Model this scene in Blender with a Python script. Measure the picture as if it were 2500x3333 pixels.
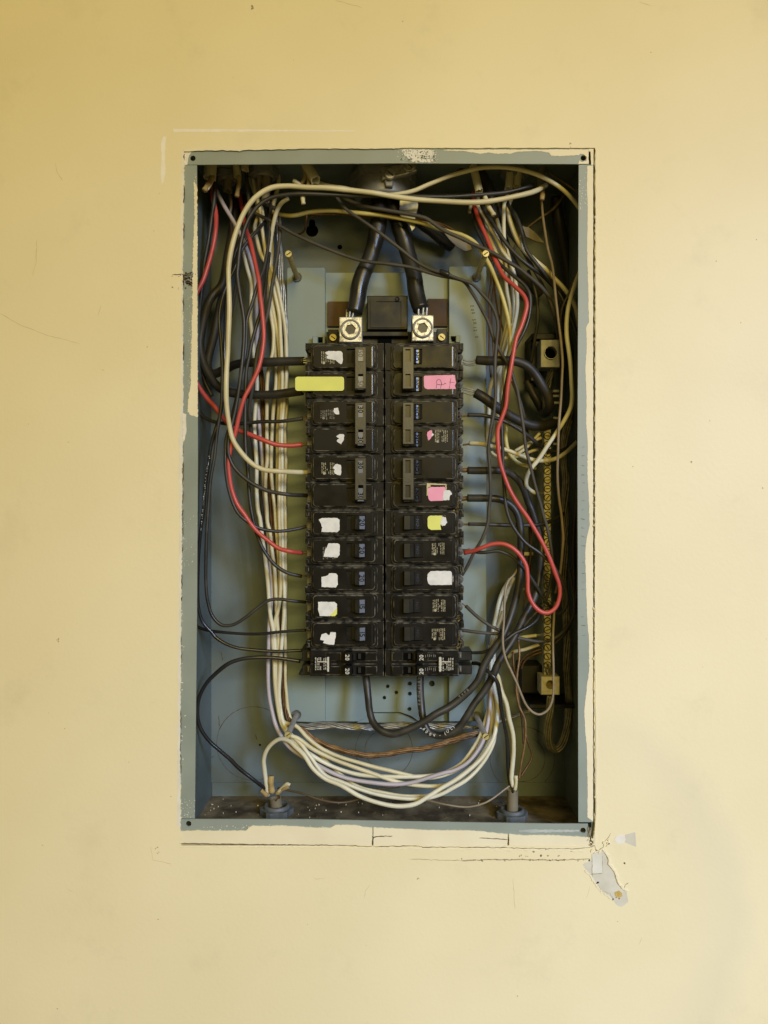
import bpy, math, random
import numpy as np
from mathutils import Vector
random.seed(7)
R = math.radians
sc = bpy.context.scene
for o in list(bpy.data.objects): bpy.data.objects.remove(o)
COL = sc.collection

# ------------------------------------------------------------------ camera, light, exposure
CAMD, S, ZC = 684.0, 0.273, 1.5          # camera distance (mm), mm per photo pixel on the wall face, eye height (m)
cam = bpy.data.cameras.new('camera'); cam_o = bpy.data.objects.new('camera', cam); COL.objects.link(cam_o)
cam_o.location = (0, -CAMD/1000, ZC); cam_o.rotation_euler = (R(90), 0, 0)
cam.sensor_fit = 'HORIZONTAL'; cam.sensor_width = 36; cam.lens = 36*CAMD/(2500*S)
cam.clip_start = .01; cam.clip_end = 50
sc.camera = cam_o

wd = bpy.data.worlds.new('World'); sc.world = wd; wd.use_nodes = True
bg = wd.node_tree.nodes['Background']
bg.inputs[0].default_value = (1.0, .775, .27, 1); bg.inputs[1].default_value = .23

def area(name, loc, target, size, power, color, tall=None, spread=180):
    l = bpy.data.lights.new(name, 'AREA'); l.shape = 'RECTANGLE'; l.size = size; l.size_y = tall or size; l.energy = power; l.spread = R(spread); l.color = color
    o = bpy.data.objects.new(name, l); COL.objects.link(o); o.location = loc
    o.rotation_euler = (Vector(target)-Vector(loc)).to_track_quat('-Z', 'Y').to_euler()
    return o
area('daylight_window', (1.50, -2.40, 2.22), (.24, 0, .84), .50, 9.3, (.46, .615, 1.0), .85, 54)
area('ceiling_lamp', (.6, -3.3, 2.55), (0, 0, 1.35), 1.2, 51.0, (1.0, .76, .22), .8)

sc.view_settings.view_transform = 'Standard'; sc.view_settings.look = 'None'
sc.view_settings.exposure = 0.07; sc.view_settings.gamma = 1.0
sc.cycles.max_bounces = 8
sc.cycles.use_denoising = True

# ------------------------------------------------------------------ measures: photo pixel + depth in the wall -> place
def K(z): return S*(1+z/CAMD)                       # mm per photo pixel at depth z
def X(px, z=0): return (px-1250)*K(z)
def Z(py, z=0): return (1666.5-py)*K(z)
def P(px, py, z): return (X(px, z), z, Z(py, z))    # millimetres

# ------------------------------------------------------------------ materials
def lin(r, g, b):
    f = lambda c: (c/255/12.92) if c/255 <= .04045 else ((c/255+.055)/1.055)**2.4
    return (f(r), f(g), f(b))
def mat(name, c1, c2=None, scale=60, rough=.5, bump=0., metal=0., spec=.5, lo=.35, hi=.65, bscale=None, r2=None, coat=0., detail=5):
    m = bpy.data.materials.new(name); m.use_nodes = True; nt = m.node_tree; N = nt.nodes; L = nt.links
    b = N['Principled BSDF']; b.inputs['Roughness'].default_value = rough; b.inputs['Metallic'].default_value = metal
    b.inputs['Specular IOR Level'].default_value = spec; b.inputs['Coat Weight'].default_value = coat
    geo = N.new('ShaderNodeNewGeometry')
    if c2 is None: b.inputs['Base Color'].default_value = (*c1, 1)
    else:
        n = N.new('ShaderNodeTexNoise'); n.inputs['Scale'].default_value = scale; n.inputs['Detail'].default_value = detail
        L.new(geo.outputs['Position'], n.inputs['Vector'])
        r = N.new('ShaderNodeValToRGB'); r.color_ramp.elements[0].position = lo; r.color_ramp.elements[1].position = hi
        r.color_ramp.elements[0].color = (*c1, 1); r.color_ramp.elements[1].color = (*c2, 1)
        L.new(n.outputs['Fac'], r.inputs['Fac']); L.new(r.outputs['Color'], b.inputs['Base Color'])
        if r2 is not None:
            mr = N.new('ShaderNodeMapRange'); mr.inputs['To Min'].default_value = rough; mr.inputs['To Max'].default_value = r2
            mr.inputs['From Min'].default_value = lo; mr.inputs['From Max'].default_value = hi
            L.new(n.outputs['Fac'], mr.inputs['Value']); L.new(mr.outputs['Result'], b.inputs['Roughness'])
    if bump:
        n2 = N.new('ShaderNodeTexNoise'); n2.inputs['Scale'].default_value = bscale or scale*4; n2.inputs['Detail'].default_value = 4
        L.new(geo.outputs['Position'], n2.inputs['Vector'])
        bp = N.new('ShaderNodeBump'); bp.inputs['Strength'].default_value = bump; bp.inputs['Distance'].default_value = .0006
        L.new(n2.outputs['Fac'], bp.inputs['Height']); L.new(bp.outputs['Normal'], b.inputs['Normal'])
    return m

M = {}
M['cream_paint'] = mat('cream_paint', (.81, .735, .50), (.76, .68, .45), 25, .55, .15, bscale=350)
M['white_primer'] = mat('white_primer', (.78, .74, .62), (.70, .66, .54), 80, .6, .2)
M['plaster_grey'] = mat('plaster_grey', (.66, .625, .49), (.56, .525, .40), 60, .8, .3)
M['brass_dull'] = mat('dull_brass_shank', (.24, .215, .10), (.17, .15, .07), 200, .45, .1, metal=.3)
M['paint_glare'] = mat('painted_glare', (.50, .53, .47), (.36, .40, .36), 60, .4)  # pale colour imitating a glare highlight on the flange enamel
M['crack'] = mat('crack_dark', (.05, .035, .018), (.14, .10, .055), 300, .95)
M['grime'] = mat('grime', (.30, .24, .13), (.42, .35, .21), 200, .9)
M['yellow_foam'] = mat('yellow_foam', (.50, .33, .07), (.62, .47, .16), 300, .8, .4)
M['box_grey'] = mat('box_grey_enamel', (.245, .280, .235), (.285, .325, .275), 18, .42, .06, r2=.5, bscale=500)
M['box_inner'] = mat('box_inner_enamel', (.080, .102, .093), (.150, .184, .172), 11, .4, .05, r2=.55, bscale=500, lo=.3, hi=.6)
M['pan_grey'] = mat('pan_grey_enamel', (.205, .265, .245), (.24, .30, .275), 14, .4, .06, r2=.5, bscale=500)
M['dust_floor'] = mat('dusty_floor', (.055, .040, .018), (.21, .17, .095), 46, .95, .9, bscale=200, detail=9, lo=.38, hi=.66)
M['black'] = mat('black_bakelite', (.009, .0085, .0065), (.016, .0147, .0105), 70, .4, .08, r2=.55, bscale=700, spec=.32)
M['black_edge'] = mat('black_bakelite_worn', (.008, .0075, .006), (.020, .018, .013), 160, .42, .12, lo=.5, hi=.78, spec=.16)
M['edge_wear'] = mat('worn_dusty_edge', (.014, .013, .010), (.21, .19, .135), 150, .5, .2, lo=.44, hi=.64)
M['w_cable'] = mat('service_cable_jacket', (.012, .0115, .010), (.030, .028, .022), 40, .25, .12, r2=.5)
M['face'] = mat('black_face', (.0070, .0065, .0055), (.011, .010, .008), 45, .26, .05, r2=.42, bscale=900, spec=.16)
M['dark_hole'] = mat('dark_hollow', (.003, .003, .0022), None, rough=.9, spec=.05)
M['tie'] = mat('grey_tie_plastic', (.036, .035, .027), (.050, .048, .037), 120, .36, .1)
M['toggle'] = mat('toggle_plastic', (.016, .016, .014), (.024, .024, .02), 90, .3, spec=.4)
M['toggle_tip'] = mat('toggle_tip_plastic', (.12, .135, .17), (.14, .155, .19), 200, .3)
M['toggle_gloss'] = mat('toggle_gloss_plastic', (.012, .012, .014), None, rough=.16)
M['navy_ink'] = mat('navy_ink', (.012, .016, .045), None, rough=.4)
M['black_ink'] = mat('black_ink', (.012, .011, .008), None, rough=.6)
M['white_ink'] = mat('white_ink', (.62, .60, .50), None, rough=.5)
M['spec_ink'] = mat('pale_print', (.45, .41, .26), (.33, .30, .18), 500, .6)
M['faint_ink'] = mat('faint_print', (.20, .19, .15), None, rough=.6)
M['pen_ink'] = mat('pen_ink', (.06, .02, .05), None, rough=.6)
M['paper_white'] = mat('torn_paper_white', (.76, .75, .70), (.60, .60, .56), 170, .8, .35, lo=.4, hi=.8)
M['paper_yellow'] = mat('sticker_yellow', (.74, .75, .16), (.68, .69, .15), 60, .55, .1)
M['paper_pink'] = mat('sticker_pink', (.86, .36, .47), (.80, .30, .42), 60, .6, .1)
M['steel'] = mat('dull_steel', (.50, .49, .45), (.30, .28, .23), 220, .36, .2, metal=.7)
M['zinc'] = mat('zinc_grey', (.20, .20, .185), (.27, .265, .24), 120, .5, .2, metal=.35)
M['zinc_dark'] = mat('dark_socket_steel', (.030, .030, .025), (.055, .052, .042), 300, .4)
M['zinc_blue'] = mat('blue_grey_casting', (.085, .098, .10), (.13, .14, .135), 160, .55, .3, metal=.1)
M['alu'] = mat('aluminium_lug', (.60, .60, .56), (.20, .19, .16), 300, .40, .3, metal=.55, lo=.45, hi=.68)
M['brass'] = mat('brass', (.58, .50, .20), (.40, .33, .12), 250, .42, .1, metal=.3)
M['brass_bar'] = mat('plated_bar', (.62, .58, .40), (.42, .38, .24), 160, .45, .15, metal=.15)
M['fibre'] = mat('brown_fibre', (.105, .055, .018), (.07, .038, .013), 60, .7)
M['rust'] = mat('yellow_residue', (.26, .19, .045), (.12, .085, .025), 420, .9, .5)
# insulation
M['w_cream'] = mat('insulation_cream', (.70, .64, .40), (.50, .43, .22), 30, .42, .1, lo=.3, hi=.8, detail=9)
M['w_white'] = mat('insulation_white', (.74, .71, .52), (.55, .50, .31), 32, .42, .1, lo=.3, hi=.8, detail=9)
M['w_yellow'] = mat('insulation_yellowed', (.62, .54, .18), (.46, .37, .11), 40, .45, .1)
M['w_lilac'] = mat('insulation_grey_lilac', (.47, .42, .45), (.42, .38, .37), 30, .42)
M['w_black'] = mat('insulation_black', (.018, .017, .014), (.060, .055, .042), 60, .36, .1, r2=.6, lo=.35, hi=.85, detail=9)
M['w_gloss'] = mat('insulation_gloss_black', (.014, .014, .014), (.024, .024, .023), 45, .22)
M['w_dusty'] = mat('insulation_dusty_black', (.050, .044, .032), (.075, .066, .047), 45, .6, .15)
M['w_thick'] = mat('insulation_thick_black', (.020, .018, .014), (.036, .031, .022), 30, .42, .15, r2=.62)
M['w_brown'] = mat('insulation_brown', (.12, .085, .045), (.085, .058, .03), 40, .45)
M['w_red'] = mat('insulation_red', (.56, .085, .066), (.42, .055, .042), 34, .38, .1, lo=.3, hi=.8, detail=9)
M['w_tan'] = mat('wire_tan', (.30, .24, .15), (.22, .17, .10), 40, .45)
M['copper'] = mat('dull_copper', (.27, .155, .058), (.15, .085, .033), 200, .45, .1, metal=.35)
M['copper_dark'] = mat('dark_copper', (.16, .085, .03), (.09, .05, .02), 200, .5, metal=.5)
M['tinned'] = mat('tinned_strand', (.42, .42, .38), (.24, .235, .20), 200, .38, metal=.5)
M['dull_strand'] = mat('dull_strand', (.34, .31, .21), (.20, .18, .12), 200, .42, metal=.65)
M['sheath'] = mat('cable_sheath', (.70, .64, .40), (.54, .48, .27), 45, .6, .2)
M['sheath_dark'] = mat('cable_sheath_aged', (.22, .185, .11), (.15, .125, .075), 45, .65, .2)
M['paper_brown'] = mat('kraft_filler', (.46, .33, .12), (.30, .20, .07), 120, .85, .4)

def wall_material():
    m = mat('wall_paint', (.82, .728, .455), (.785, .69, .42), 7, .5, .22, bscale=260, detail=7)
    nt = m.node_tree; N = nt.nodes; L = nt.links; b = N['Principled BSDF']
    src = b.inputs['Base Color'].links[0].from_socket
    geo = next(n for n in N if n.type == 'NEW_GEOMETRY')
    # soft round water stain low on the wall
    c = (X(1750)/1000, 0, Z(2990)/1000+ZC)
    n = N.new('ShaderNodeTexNoise'); n.inputs['Scale'].default_value = 16; n.inputs['Detail'].default_value = 6
    L.new(geo.outputs['Position'], n.inputs['Vector'])
    d = N.new('ShaderNodeVectorMath'); d.operation = 'DISTANCE'; d.inputs[1].default_value = c
    L.new(geo.outputs['Position'], d.inputs[0])
    a = N.new('ShaderNodeMath'); a.operation = 'MULTIPLY_ADD'; a.inputs[1].default_value = .05
    L.new(n.outputs['Fac'], a.inputs[0]); L.new(d.outputs['Value'], a.inputs[2])
    r = N.new('ShaderNodeValToRGB'); e = r.color_ramp.elements
    e[0].position = .150; e[0].color = (.0, .0, .0, 1); e[1].position = .226; e[1].color = (0, 0, 0, 1)
    q = e.new(.200); q.color = (1, 1, 1, 1)
    L.new(a.outputs[0], r.inputs['Fac'])
    mx = N.new('ShaderNodeMix'); mx.data_type = 'RGBA'; mx.inputs['B'].default_value = (.70, .63, .42, 1)
    mf = N.new('ShaderNodeMath'); mf.operation = 'MULTIPLY'; mf.inputs[1].default_value = .5
    sx = N.new('ShaderNodeSeparateXYZ'); L.new(geo.outputs['Position'], sx.inputs[0])
    fx = N.new('ShaderNodeMapRange'); fx.inputs['From Min'].default_value = .10; fx.inputs['From Max'].default_value = .27
    L.new(sx.outputs['X'], fx.inputs['Value'])
    fz = N.new('ShaderNodeMath'); fz.operation = 'MULTIPLY'; L.new(fx.outputs['Result'], fz.inputs[0]); L.new(r.outputs['Color'], fz.inputs[1])
    L.new(fz.outputs[0], mf.inputs[0]); L.new(mf.outputs[0], mx.inputs['Factor']); L.new(src, mx.inputs['A'])
    # faint smudges
    n2 = N.new('ShaderNodeTexNoise'); n2.inputs['Scale'].default_value = 13; n2.inputs['Detail'].default_value = 8; n2.inputs['Roughness'].default_value = .7
    L.new(geo.outputs['Position'], n2.inputs['Vector'])
    r2 = N.new('ShaderNodeValToRGB'); r2.color_ramp.elements[0].position = .56; r2.color_ramp.elements[1].position = .88
    r2.color_ramp.elements[1].color = (.5, .5, .5, 1)
    L.new(n2.outputs['Fac'], r2.inputs['Fac'])
    m2 = N.new('ShaderNodeMix'); m2.data_type = 'RGBA'; m2.inputs['B'].default_value = (.56, .50, .32, 1)
    L.new(r2.outputs['Color'], m2.inputs['Factor']); L.new(mx.outputs['Result'], m2.inputs['A'])
    L.new(m2.outputs['Result'], b.inputs['Base Color'])
    return m
M['wall'] = wall_material()

# ------------------------------------------------------------------ objects
def link(o, parent=None):
    COL.objects.link(o)
    if parent is not None: o.parent = parent
    return o
def tag(o, label=None, cat=None, group=None, kind=None):
    for k, v in (('label', label), ('category', cat), ('group', group), ('kind', kind)):
        if v: o[k] = v
    return o
def world(p): return Vector((p[0]/1000, p[1]/1000, p[2]/1000+ZC))
def thing(name, at, label, cat, group=None):
    o = bpy.data.objects.new(name, None); o.empty_display_size = .01; o.location = world(at)
    return tag(link(o), label, cat, group)
def root_loc(o):
    v = Vector(o.location)
    while o.parent: o = o.parent; v += o.location
    return v

class MB:
    """collects shapes in millimetres (x right, y into the wall, z up from the picture's middle)"""
    def __init__(s): s.v = []; s.f = []; s.sm = []; s.mi = []
    def add(s, v, f, smooth=False, edge=False):
        b = len(s.v); s.v += [tuple(p) for p in v]; s.f += [tuple(i+b for i in q) for q in f]; s.sm += [smooth]*len(f); s.mi += [1 if edge else 0]*len(f); return s
    def prism(s, pts, yf, yb, c=0.):
        """outline pts (x,z) extruded from yf to yb, front edge chamfered by c"""
        n = len(pts); ar = sum(pts[i][0]*pts[(i+1) % n][1]-pts[(i+1) % n][0]*pts[i][1] for i in range(n))
        if ar < 0: pts = pts[::-1]
        if c > 0:
            ins = []
            for i in range(n):
                a, b_, d = Vector(pts[i-1]), Vector(pts[i]), Vector(pts[(i+1) % n])
                e1 = (b_-a).normalized(); e2 = (d-b_).normalized()
                n1 = Vector((-e1.y, e1.x)); n2 = Vector((-e2.y, e2.x)); q = n1+n2
                q = q/max(.3, q.dot(n1)) if q.length > 1e-6 else n1
                ins.append((b_.x+q.x*c, b_.y+q.y*c))
            rings = [[(x, yf, z) for x, z in ins], [(x, yf+c, z) for x, z in pts], [(x, yb, z) for x, z in pts]]
        else: rings = [[(x, yf, z) for x, z in pts], [(x, yb, z) for x, z in pts]]
        v = [p for r in rings for p in r]; f = [tuple(range(n))]
        for k in range(len(rings)-1):
            f += [(k*n+i, (k+1)*n+i, (k+1)*n+(i+1) % n, k*n+(i+1) % n) for i in range(n)]
        f.append(tuple(range(len(v)-1, len(v)-n-1, -1)))
        s.add(v, f)
        if c > 0: s.mi[-n*2-1:-n-1] = [1]*n
        return s
    def pbox(s, px0, py0, px1, py1, yf, yb, c=0.):
        """box whose front covers the photo rectangle at depth yf"""
        x0, x1, z0, z1 = X(px0, yf), X(px1, yf), Z(py1, yf), Z(py0, yf)
        return s.prism([(x0, z0), (x1, z0), (x1, z1), (x0, z1)], yf, yb, c)
    def ring_solid(s, prof, c, axis='y', n=24, cap0=True, cap1=True, smooth=True, sq=None):
        """lathe: prof = [(r, h)...] about point c along axis ('y' into wall, 'z' up)"""
        v = []; f = []
        for r, h in prof:
            for i in range(n):
                a = 2*math.pi*i/n
                if axis == 'y': v.append((c[0]+r*math.cos(a), c[1]+h, c[2]+r*math.sin(a)))
                else: v.append((c[0]+r*math.cos(a), c[1]+r*math.sin(a), c[2]+h))
        for k in range(len(prof)-1):
            f += [(k*n+i, k*n+(i+1) % n, (k+1)*n+(i+1) % n, (k+1)*n+i) for i in range(n)]
        if cap0: f.append(tuple(range(n)))
        if cap1: f.append(tuple(range(len(v)-n, len(v))))
        return s.add(v, f, smooth)
    def tube(s, pts, r, n=10, cap=True):
        v, f = sweep(pts, r, n, cap); return s.add(v, f, True)
    def build(s, name, m, parent=None, origin=None, m2=None):
        base = root_loc(parent) if parent is not None else (world(origin) if origin else Vector((0, 0, 0)))
        me = bpy.data.meshes.new(name)
        me.from_pydata([(world(p)-base)[:] for p in s.v], [], s.f); me.materials.append(m)
        me.polygons.foreach_set('use_smooth', s.sm)
        if m2: me.materials.append(m2); me.polygons.foreach_set('material_index', s.mi)
        me.update()
        o = bpy.data.objects.new(name, me)
        if parent is None and origin: o.location = base
        return link(o, parent)

def catmull(pts, step=2.2):
    p = np.array(pts, float)
    if len(p) < 3:
        n = max(2, int(np.linalg.norm(p[1]-p[0])/step)+1); t = np.linspace(0, 1, n)[:, None]; return p[0]*(1-t)+p[1]*t
    e = np.vstack([2*p[0]-p[1], p, 2*p[-1]-p[-2]]); out = []
    for i in range(1, len(e)-2):
        p0, p1, p2, p3 = e[i-1:i+3]
        d = lambda a, b: max(np.linalg.norm(b-a), 1e-4)**.5
        t1 = d(p0, p1); t2 = t1+d(p1, p2); t3 = t2+d(p2, p3)
        n = max(2, int(np.linalg.norm(p2-p1)/step)+1)
        for t in np.linspace(t1, t2, n, endpoint=False):
            A1 = (t1-t)/t1*p0+t/t1*p1; A2 = (t2-t)/(t2-t1)*p1+(t-t1)/(t2-t1)*p2; A3 = (t3-t)/(t3-t2)*p2+(t-t2)/(t3-t2)*p3
            B1 = (t2-t)/t2*A1+t/t2*A2; B2 = (t3-t)/(t3-t1)*A2+(t-t1)/(t3-t1)*A3
            out.append((t2-t)/(t2-t1)*B1+(t-t1)/(t2-t1)*B2)
    out.append(p[-1]); return np.array(out)
def frames(c):
    T = np.gradient(c, axis=0); T /= np.linalg.norm(T, axis=1)[:, None]+1e-9
    u = np.cross(T[0], (0, 1, 0)); u = u if np.linalg.norm(u) > .1 else np.cross(T[0], (1, 0, 0)); u /= np.linalg.norm(u); U = [u]
    for t in T[1:]:
        u = U[-1]-t*np.dot(U[-1], t); U.append(u/(np.linalg.norm(u)+1e-9))
    U = np.array(U); return T, U, np.cross(T, U)
def sweep(c, r, n=10, cap=True):
    c = np.array(c); T, U, V = frames(c); r = np.broadcast_to(np.array(r, float), (len(c),))
    a = np.arange(n)*2*np.pi/n
    v = (c[:, None]+r[:, None, None]*(np.cos(a)[None, :, None]*U[:, None]+np.sin(a)[None, :, None]*V[:, None])).reshape(-1, 3)
    f = [(k*n+i, k*n+(i+1) % n, (k+1)*n+(i+1) % n, (k+1)*n+i) for k in range(len(c)-1) for i in range(n)]
    if cap: f += [tuple(range(n))[::-1], tuple(range(len(v)-n, len(v)))]
    return v.tolist(), f

# flat sheets with holes, cut from a filled 2D curve, at a given depth
def fill2d(loops):
    cu = bpy.data.curves.new('outline', 'CURVE'); cu.dimensions = '2D'; cu.fill_mode = 'FRONT'
    for lp in loops:
        sp = cu.splines.new('POLY'); sp.points.add(len(lp)-1); sp.use_cyclic_u = True
        for q, (x, z) in zip(sp.points, lp): q.co = (x/100, z/100, 0, 1)
    o = bpy.data.objects.new('outline', cu); me = bpy.data.meshes.new_from_object(o)
    v = [(p.co.x*100, p.co.y*100) for p in me.vertices]; f = [tuple(p.vertices) for p in me.polygons]
    bpy.data.objects.remove(o); bpy.data.curves.remove(cu); bpy.data.meshes.remove(me)
    return v, f
def sheet(mb, loops, yf, th, c=0.):
    """loops[0] outline, the rest holes: front face at depth yf, thickness th, outer front edge chamfered"""
    v, f = fill2d(loops); mb.add([(x, yf, z) for x, z in v], f)
    for k, lp in enumerate(loops):
        n = len(lp)
        if k == 0 and c > 0:
            # small outward chamfer
            cx = sum(p[0] for p in lp)/n; cz = sum(p[1] for p in lp)/n
            ar = sum(lp[i][0]*lp[(i+1) % n][1]-lp[(i+1) % n][0]*lp[i][1] for i in range(n)); sg = 1 if ar > 0 else -1
            out = []
            for i in range(n):
                a, b_, d = Vector(lp[i-1]), Vector(lp[i]), Vector(lp[(i+1) % n]); e1 = (b_-a).normalized(); e2 = (d-b_).normalized()
                n1 = Vector((e1.y, -e1.x))*sg; n2 = Vector((e2.y, -e2.x))*sg; q = n1+n2; q = q/max(.4, q.dot(n1)); out.append((b_.x+q.x*c, b_.y+q.y*c))
            rings = [[(x, yf, z) for x, z in lp], [(x, yf+c, z) for x, z in out], [(x, yf+th, z) for x, z in out]]
        else: rings = [[(x, yf, z) for x, z in lp], [(x, yf+th, z) for x, z in lp]]
        vv = [p for r in rings for p in r]
        mb.add(vv, [(j*n+i, (j+1)*n+i, (j+1)*n+(i+1) % n, j*n+(i+1) % n) for j in range(len(rings)-1) for i in range(n)])
        if len(rings) == 3: mb.mi[-2*n:-n] = [1]*n
    return mb
def rect(px0, py0, px1, py1, z): return [(X(px0, z), Z(py1, z)), (X(px1, z), Z(py1, z)), (X(px1, z), Z(py0, z)), (X(px0, z), Z(py0, z))]
def rrect(px0, py0, px1, py1, z, r, n=4, corners=(1, 1, 1, 1)):
    x0, x1, z0, z1 = sorted((X(px0, z), X(px1, z)))+sorted((Z(py0, z), Z(py1, z))); out = []
    for (cx, cz, a0, on) in ((x1-r, z1-r, 0, corners[0]), (x0+r, z1-r, 90, corners[1]), (x0+r, z0+r, 180, corners[2]), (x1-r, z0+r, 270, corners[3])):
        if on: out += [(cx+r*math.cos(R(a0+90*i/n)), cz+r*math.sin(R(a0+90*i/n))) for i in range(n+1)]
        else: out.append((cx+math.copysign(r, math.cos(R(a0+45))), cz+math.copysign(r, math.sin(R(a0+45)))))
    return out
def circ(px, py, rpx, z, n=16): return [(X(px, z)+rpx*K(z)*math.cos(2*math.pi*i/n), Z(py, z)+rpx*K(z)*math.sin(2*math.pi*i/n)) for i in range(n)]
def poly(pts, z): return [(X(x, z), Z(y, z)) for x, y in pts]
def ragged(pts, amp, step=6, seed=1, closed=True):
    """photo-pixel polygon with torn-looking edges"""
    rn = random.Random(seed); out = []
    for i in range(len(pts) if closed else len(pts)-1):
        a = pts[i]; b = pts[(i+1) % len(pts)]; d = math.dist(a, b); n = max(1, int(d/step))
        for k in range(n):
            t = k/n; q = amp if k else amp*.4
            out.append((a[0]+(b[0]-a[0])*t+rn.uniform(-q, q), a[1]+(b[1]-a[1])*t+rn.uniform(-q, q)))
    if not closed: out.append(pts[-1])
    return out
def flake(mb, pts, z, th=.15): return sheet(mb, [poly(pts, z)], z, th)
def ribbon(mb, pts, w, z, th=.12, jit=1.2, step=7, seed=3, taper=True):
    """an irregular dark line (crack, pen stroke) along photo pixels, w pixels wide"""
    rn = random.Random(seed); p = ragged(pts, jit, step, seed, closed=False); n = len(p); L = []; Q = []
    for i, (x, y) in enumerate(p):
        a = p[max(0, i-1)]; b = p[min(n-1, i+1)]; dx, dy = b[0]-a[0], b[1]-a[1]; d = math.hypot(dx, dy) or 1
        h = w/2*rn.uniform(.55, 1.35)*(.25 if taper and i in (0, n-1) else 1)
        L.append((X(x-dy/d*h, z), z, Z(y+dx/d*h, z))); Q.append((X(x+dy/d*h, z), z, Z(y-dx/d*h, z)))
    v = L+Q; b2 = [(x, y+th, zz) for x, y, zz in v]
    f = [(i, i+1, n+i+1, n+i) for i in range(n-1)]
    f += [(i, 2*n+i, 2*n+i+1, i+1) for i in range(n-1)]+[(n+i, n+i+1, 3*n+i+1, 3*n+i) for i in range(n-1)]
    return mb.add(v+b2, f)
def specks(mb, n, fn, z, r0, r1, seed=5, th=.12, stretch=1.):
    rn = random.Random(seed)
    for _ in range(n):
        x, y = fn(rn); r = rn.uniform(r0, r1)**1; a0 = rn.uniform(0, 6.28); k = rn.randint(4, 6); s = rn.uniform(1, 1.8)*stretch; an = rn.uniform(0, 3.14)
        pts = []
        for i in range(k):
            a = a0+6.283*i/k; q = r*rn.uniform(.6, 1.1); u, w_ = q*math.cos(a)*s, q*math.sin(a)
            pts.append((x+u*math.cos(an)-w_*math.sin(an), y+u*math.sin(an)+w_*math.cos(an)))
        pp = poly(pts, z); mb.prism(pp, z, z+th)
    return mb

# letters
_G = {}
def glyph(ch, bold=False):
    if ch in _G: return _G[ch]
    cu = bpy.data.curves.new('letter', 'FONT'); cu.body = ch; cu.size = 1; cu.resolution_u = 3; cu.offset = .012
    o = bpy.data.objects.new('letter', cu); me = bpy.data.meshes.new_from_object(o)
    v = [(p.co.x, p.co.y) for p in me.vertices]; f = [tuple(p.vertices) for p in me.polygons]
    w = (max(p[0] for p in v) if v else .3)+.07
    bpy.data.objects.remove(o); bpy.data.curves.remove(cu); bpy.data.meshes.remove(me); _G[ch] = (v, f, w); return _G[ch]
def write(mb, s, cx, cz, size, y, ang=0., slope=0., x0=0., gap=0., lift=.12, wide=1.):
    """lettering centred on (cx, cz) mm, cap height about .7 size, turned by ang degrees; y may lean with x"""
    gl = [glyph(c) for c in s]; tot = sum(g[2]+gap for g in gl)-gap; u = -tot/2; ca, sa = math.cos(R(ang)), math.sin(R(ang))
    for v, f, w in gl:
        pts = []
        for a, b in v:
            p, q = (a+u)*size*wide, (b-.35)*size; x = cx+p*ca-q*sa; z = cz+p*sa+q*ca
            pts.append((x, y+slope*(x-x0)-lift, z))
        mb.add(pts, f); u += w+gap
    return mb
# ------------------------------------------------------------------ the wall round the box
def part(name, mb, m, parent, label=None, kind=None, m2=None):
    o = mb.build(name, M[m] if isinstance(m, str) else m, parent, None, M[m2] if m2 else None)
    return tag(o, label, kind=kind)

mb = MB()
hole = ragged([(597, 485), (1310, 481), (1937, 481)], 1.0, 14, 10, closed=False)[:-1]+ragged([(1937, 481), (1937, 1500), (1934, 2300), (1938, 2640), (1930, 2752)], 1.5, 9, 11, closed=False)+ragged([(589, 2752), (586, 2400), (590, 1900), (594, 1450), (596, 1300), (594, 900), (600, 500)], 2.2, 8, 12, closed=False)
sheet(mb, [poly([(-700, -700), (3200, -700), (3200, 4030), (-700, 4030)], 0), poly(hole, 0)], 0, 12)
wall = mb.build('wall', M['wall']); tag(wall, 'cream yellow painted wall with scuffs around the open breaker box', kind='structure')
mb = MB(); sheet(mb, [poly([(300, 200), (2250, 200), (2250, 3050), (300, 3050)], 12.3), rect(596, 462, 1932, 2743, 12.3)], 12.3, 3)
part('wall_cavity_board', mb, 'crack', wall)

# plaster strip under the box: three pieces with open joints
top = [(586, 2706), (645, 2703), (700, 2705), (800, 2704), (808, 2694), (822, 2688), (880, 2690), (900, 2687), (960, 2690), (1000, 2694), (1075, 2695),
       (1090, 2686), (1150, 2686), (1190, 2693), (1300, 2698), (1400, 2703), (1500, 2703), (1560, 2706), (1620, 2713), (1700, 2719), (1800, 2719), (1886, 2724), (1922, 2726)]
def strip(x0, x1, ybot, seed):
    t = [(x0, np.interp(x0, *zip(*top)))]+[p for p in top if x0 < p[0] < x1]+[(x1, np.interp(x1, *zip(*top)))]
    mb = MB(); b = ragged([(x1, ybot[1]), (x0, ybot[0])], 1.0, 9, seed, closed=False)
    t = ragged(t, .9, 6, seed+5, closed=False)
    mb.prism(poly(t+b, .25), .25, 12, .3); part('plaster_strip', mb, 'cream_paint', wall)
strip(587, 1212, (2745, 2753), 21); strip(1215, 1653, (2753, 2757), 22); strip(1657, 1921, (2757, 2761), 23)
mb = MB(); ribbon(mb, [(584, 2745), (760, 2749), (900, 2750), (1000, 2751), (1120, 2752), (1212, 2756)], 1.5, -.1, .3, 1.2, 9, 31)
ribbon(mb, [(1214, 2756), (1320, 2754), (1372, 2755), (1376, 2758), (1500, 2758), (1655, 2759)], 2.0, -.1, .3, 1.2, 9, 32)
ribbon(mb, [(1655, 2760), (1800, 2763), (1880, 2763), (1926, 2758)], 1.5, -.1, .3, 1.3, 9, 33)
ribbon(mb, [(1211, 2757), (1212, 2738), (1216, 2726), (1240, 2722), (1278, 2722)], 2.6, .05, .25, .8, 7, 34)
ribbon(mb, [(1655, 2760), (1653, 2745), (1657, 2733), (1640, 2732), (1560, 2728)], 2, .05, .25, .8, 7, 35)
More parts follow.
